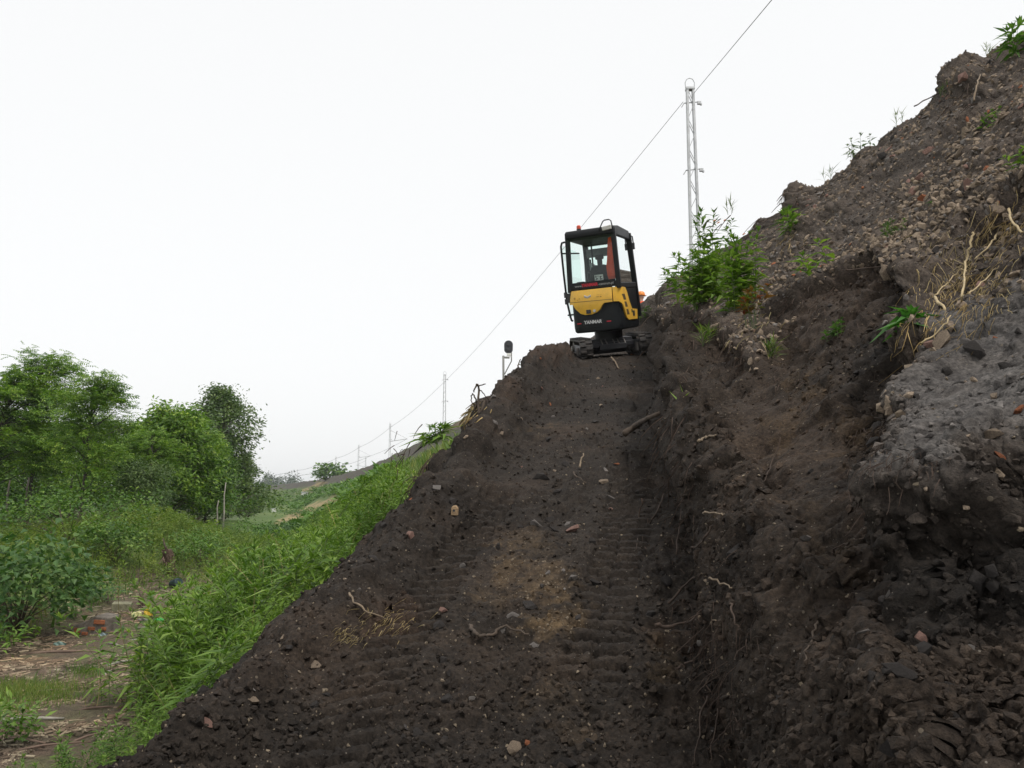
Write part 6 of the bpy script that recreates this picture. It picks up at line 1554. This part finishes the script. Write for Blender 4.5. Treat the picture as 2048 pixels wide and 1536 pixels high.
# masonry block with red bricks showing
P = land(177, 1272); s = P.y / F
b = MB(); b.add([(x * s, y * s, z * s) for x, y, z in ((-38, 0, 0), (36, 0, 0), (37, 0, 38), (8, 0, 40), (-14, 0, 26), (-34, 0, 20), (-40, 42, -2), (38, 40, 0), (38, 40, 40), (8, 42, 42), (-16, 44, 32), (-36, 44, 22))],
      [(0, 1, 2, 3, 4, 5), (11, 10, 9, 8, 7, 6), (0, 6, 7, 1), (1, 7, 8, 2), (2, 8, 9, 3), (3, 9, 10, 4), (4, 10, 11, 5), (5, 11, 6, 0)])
o = b.build('masonry_block', rockmat('mortar', (0.19, 0.165, 0.14)), None, bevel=.02); o.location = P - Vector((0, 0, .03)); o.rotation_euler = (0, .04, -.12); tag(o, 'broken masonry block with red bricks showing on the ditch floor', 'rubble')
for x, z, w_, h_ in ((20, 30, 22, 8), (-24, 12, 13, 9), (5, 17, 14, 6), (28, 6, 12, 6), (-8, 7, 12, 6), (30, 18, 10, 6), (-28, 4, 10, 5)):
    q_ = MB(); q_.box((x * s, 0, z * s), (w_ * s, .05, h_ * s)); q_.build('brick', ROCKM[2], o, bevel=.006)
flatbox('pale_block', 'pale stone block half hidden by grass behind the rubbish', 'stone', 243, 1222, (34, 22, 16), rockmat('pale_block_stone', (0.24, 0.23, 0.15)), .3, (.1, .05))
# rubbish: yellow sheet, pale bag, green dish, tyre, dark cans
M_Y = plain('yellow_plastic', (0.55, 0.36, 0.02), .5, var=.2); M_PY = plain('pale_yellow_bag', (0.66, 0.64, 0.30), .5, var=.25, scale=15, bump=.4); M_G = plain('green_plastic', (0.01, 0.42, 0.06), .4, var=.15)
def bent_sheet(name, label, cat, px, py, w, h, mat, rz, curl, thick=.006):
    P = land(px, py); s = P.y / F; V = []; n_ = 7
    for t in (0, 1):
        for j in range(n_):
            for i in range(n_):
                a = (i / (n_ - 1) - .5); c_ = j / (n_ - 1); V.append((a * w * s * (1 - .35 * (c_ - .4) ** 2), curl * w * s * (a * a * 2 - .2) + t * thick + .03 * math.sin(i * 2 + j), c_ * h * s * (1 - .25 * a * a * 4)))
    Fc = []
    for j in range(n_ - 1):
        for i in range(n_ - 1):
            k = j * n_ + i; Fc += [(k, k + 1, k + n_ + 1, k + n_), (k + 49, k + n_ + 49, k + n_ + 50, k + 50)]
    for i in range(n_ - 1):
        Fc += [(i, i + 49, i + 50, i + 1), (42 + i, 43 + i, 92 + i, 91 + i), (i * 7, i * 7 + 7, i * 7 + 56, i * 7 + 49), (i * 7 + 6, i * 7 + 55, i * 7 + 62, i * 7 + 13)]
    b = MB(); b.add(V, Fc); o = b.build(name, mat, None, smooth=True); o.location = P; o.rotation_euler = (-.35, .1, rz); tag(o, label, cat); return o
bent_sheet('plastic_sheet', 'standing curled sheet of yellow plastic among the rubbish', 'plastic', 294, 1236, 17, 20, M_Y, .2, .5)
bent_sheet('plastic_bag', 'crumpled pale yellow bag beside the yellow sheet', 'bag', 272, 1238, 24, 15, M_PY, -.2, -.4)
bent_sheet('plastic_rag', 'grey rag in front of the pale yellow bag', 'rag', 287, 1243, 26, 6, plain('grey_rag', (0.22, 0.21, 0.20), .8), .1, .3)
bent_sheet('plastic_scrap', 'pale blue plastic scrap at the corner of the masonry block', 'plastic', 205, 1275, 18, 8, plain('blue_scrap', (0.20, 0.27, 0.28), .5), .3, .4)
bent_sheet('plastic_scrap', 'greenish plastic scrap below the bramble thicket', 'plastic', 118, 1293, 24, 9, plain('green_scrap', (0.14, 0.22, 0.19), .5), .2, .4)
P = land(316, 1247); s = P.y / F; b = MB()
V = []; 
for k in range(20):
    a = 2 * math.pi * k / 20; V.append((10 * s * math.cos(a), 1.5 * s, 6.5 * s * math.sin(a) + 6 * s)); 
for k in range(20):
    a = 2 * math.pi * k / 20; V.append((8 * s * math.cos(a), -2 * s, 5 * s * math.sin(a) + 6 * s))
b.add(V, [(k, (k + 1) % 20, 20 + (k + 1) % 20, 20 + k) for k in range(20)] + [tuple(range(19, -1, -1)), tuple(range(20, 40))]); o = b.build('plastic_dish', M_G, None, bevel=.006); o.location = P; o.rotation_euler = (-.5, .15, .2); tag(o, 'bright green plastic dish on the ditch floor', 'dish')
def tyre(name, label, px, py, r, mat, tilt):
    P = land(px, py); s = P.y / F; b = MB(); V, Fc = [], []
    for k in range(18):
        for j in range(8):
            a, c_ = 2 * math.pi * k / 18, 2 * math.pi * j / 8; rr2 = r * s * (1 + .38 * math.cos(c_)); V.append((rr2 * math.cos(a), rr2 * math.sin(a), .38 * r * s * math.sin(c_) + .3 * r * s)); Fc.append((k * 8 + j, k * 8 + (j + 1) % 8, ((k + 1) % 18) * 8 + (j + 1) % 8, ((k + 1) % 18) * 8 + j))
    b.add(V, Fc); o = b.build(name, mat, None, smooth=True); o.location = P; o.rotation_euler = tilt; tag(o, label, 'tyre')
tyre('old_tyre', 'small dark tyre lying on the ditch floor behind the rubbish', 364, 1200, 7, M_RUBBER, (.3, .1, 0))
def can(name, label, px, py, r, h, mat, tilt):
    P = land(px, py); s = P.y / F; b = MB(); b.tube([(0, 0, 0), (0, 0, .06 * h * s), (0, 0, .1 * h * s), (0, 0, .88 * h * s), (0, 0, .94 * h * s), (0, 0, h * s)], [r * s * .9, r * s, r * s * .96, r * s * .96, r * s, r * s * .85], 16); o = b.build(name, mat, None, smooth=False, bevel=.004); o.location = P + Vector((0, 0, r * s * .6)); o.rotation_euler = tilt; tag(o, label, 'container')
can('metal_drum', 'dark blue drum lying in the weeds at the head of the ditch', 345, 1175, 9, 24, plain('blue_drum', (0.02, 0.04, 0.05), .5), (1.3, 0, .9))
can('black_can', 'black can standing between tyre and green dish', 357, 1222, 7, 14, M_DARKMET, (.25, .2, 0))
# uprooted stump: a torn root plate on edge
def stump(px, py, hpx, label, seed):
    P = land(px, py); s = P.y / F; rg = np.random.default_rng(seed); o = empty('uprooted_stump', P - Vector((0, 0, .05))); tag(o, label, 'stump'); h = hpx * s
    b = MB(); n_ = 12; V = []; Fc = []
    lev = 7
    for l in range(lev):
        t = l / (lev - 1)
        for k in range(n_):
            a = 2 * math.pi * k / n_; r0 = h * (.26 - .06 * t) * rg.uniform(.75, 1.25); V.append((r0 * math.cos(a) - t * h * .28, r0 * .6 * math.sin(a), t * h * rg.uniform(.94, 1.03)))
    for l in range(lev - 1):
        for k in range(n_): Fc.append((l * n_ + k, l * n_ + (k + 1) % n_, (l + 1) * n_ + (k + 1) % n_, (l + 1) * n_ + k))
    Fc.append(tuple((lev - 1) * n_ + k for k in range(n_))); b.add(V, Fc); b.build('root_plate', plain('root_soil', (0.10, 0.065, 0.045), .95, var=.5, scale=12, bump=.9), o)
    for k in range(14):
        t = rg.uniform(.1, 1); a = rg.uniform(3.4, 6.0); p0 = Vector((h * .2 * math.cos(a) - t * h * .28, h * .14 * math.sin(a), t * h)); d = Vector((rg.normal(0, .4), -.6, rg.normal(-.1, .5))).normalized() * h * rg.uniform(.15, .4)
        r = MB(); r.tube([p0, p0 + d * .5 + Vector(rg.normal(0, .03, 3)), p0 + d + Vector((0, 0, -.05 * h))], [.018 * h, .014 * h, .006 * h], 5); r.build('root', M_CHIP, o, smooth=True)
    r = MB(); r.tube([(-h * .25, 0, h * .95), (-h * .36, 0, h * 1.15), (-h * .45, .02, h * 1.42)], [.05 * h, .04 * h, .015 * h], 6); r.build('broken_stem', M_TWIG, o, smooth=True)
stump(345, 1150, 52, 'uprooted stump with a torn brown root plate beside the mound', 5)
stump(287, 1215, 26, 'small tan root ball behind the yellow plastic sheet', 6)
# white cable boxes on the far slope and a dark post at the wood's end
for px, py, w_, h_, lab in ((610, 992, 14, 8, 'white concrete box high on the far embankment slope'), (548, 1024, 9, 7, 'small white box low on the far embankment slope')):
    P = land(px, py, 20, 420); s = P.y / F; b = MB(); b.box((0, 0, h_ * s * .45), (w_ * s * .85, w_ * s * .6, h_ * s * .9)); o = b.build('concrete_box', M_LABEL, None, bevel=.02); o.location = P; tag(o, lab, 'box')
    b = MB(); b.box((0, 0, h_ * s * .96), (w_ * s, w_ * s * .75, h_ * s * .16)); b.build('lid', M_GREYMET, o, bevel=.01)
P = land(517, 1026, 20, 420); s = P.y / F; b = MB(); b.tube([(0, 0, 0), (0, 0, 42 * s)], [1.6 * s, 1.1 * s], 6); o = b.build('wooden_post', M_BARK, None); o.location = P; tag(o, 'dark wooden post at the foot of the far slope by the wood', 'post')
# grey gravel heap beyond the excavator, in front of the worker
Yh = 22.5; tp = at(1322, 603, Yh); xs, ys = np.meshgrid(np.linspace(-1.5, 1.6, 46), np.linspace(-1.6, 1.6, 40)); rad = np.sqrt((xs / 1.25) ** 2 + (ys / 1.3) ** 2)
Pq = np.stack([xs + tp[0], ys + Yh, np.zeros_like(xs)], -1); Pq[..., 2] = tp[2] - 1.25 * np.clip(rad, 0, 1.5) ** 1.5 + .05 * fbm(Pq, 3, 3, 601) + .02 * noise(Pq, 18, 602)
ii = np.arange(xs.size).reshape(xs.shape); qq = np.stack([ii[:-1, :-1], ii[:-1, 1:], ii[1:, 1:], ii[1:, :-1]], -1).reshape(-1, 4)
o = link('gravel_heap', mesh_np('gravel_heap', Pq.reshape(-1, 3), qq, True), plain('heap_gravel', (0.15, 0.155, 0.14), .95, var=.4, scale=14, bump=.8)); tag(o, 'grey gravel heap between the excavator and the dark slope', 'heap')
slope_plant('grass_tuft', 'pale weeds at the foot of the grey heap beside the excavator', 1290, 632, 14, 8, 12, 4, L_GREYG, 60, 14, 8)

# ------------------------------------------------------------------ the hazy air
b = MB(); b.box((0, 600, 11), (2400, 1500, 34)); hz = b.build('haze', None); 
t = NT('haze_air'); pv = t.n('ShaderNodeVolumePrincipled'); pv.inputs['Color'].default_value = (0.93, 0.97, 1.0, 1); pv.inputs['Density'].default_value = 0.00027; pv.inputs['Anisotropy'].default_value = 0.2
t.l(pv.outputs['Volume'], t.out.inputs['Volume']); hz.data.materials.clear(); hz.data.materials.append(t.m); tag(hz, 'thin pale haze over the whole place', 'haze', kind='stuff')
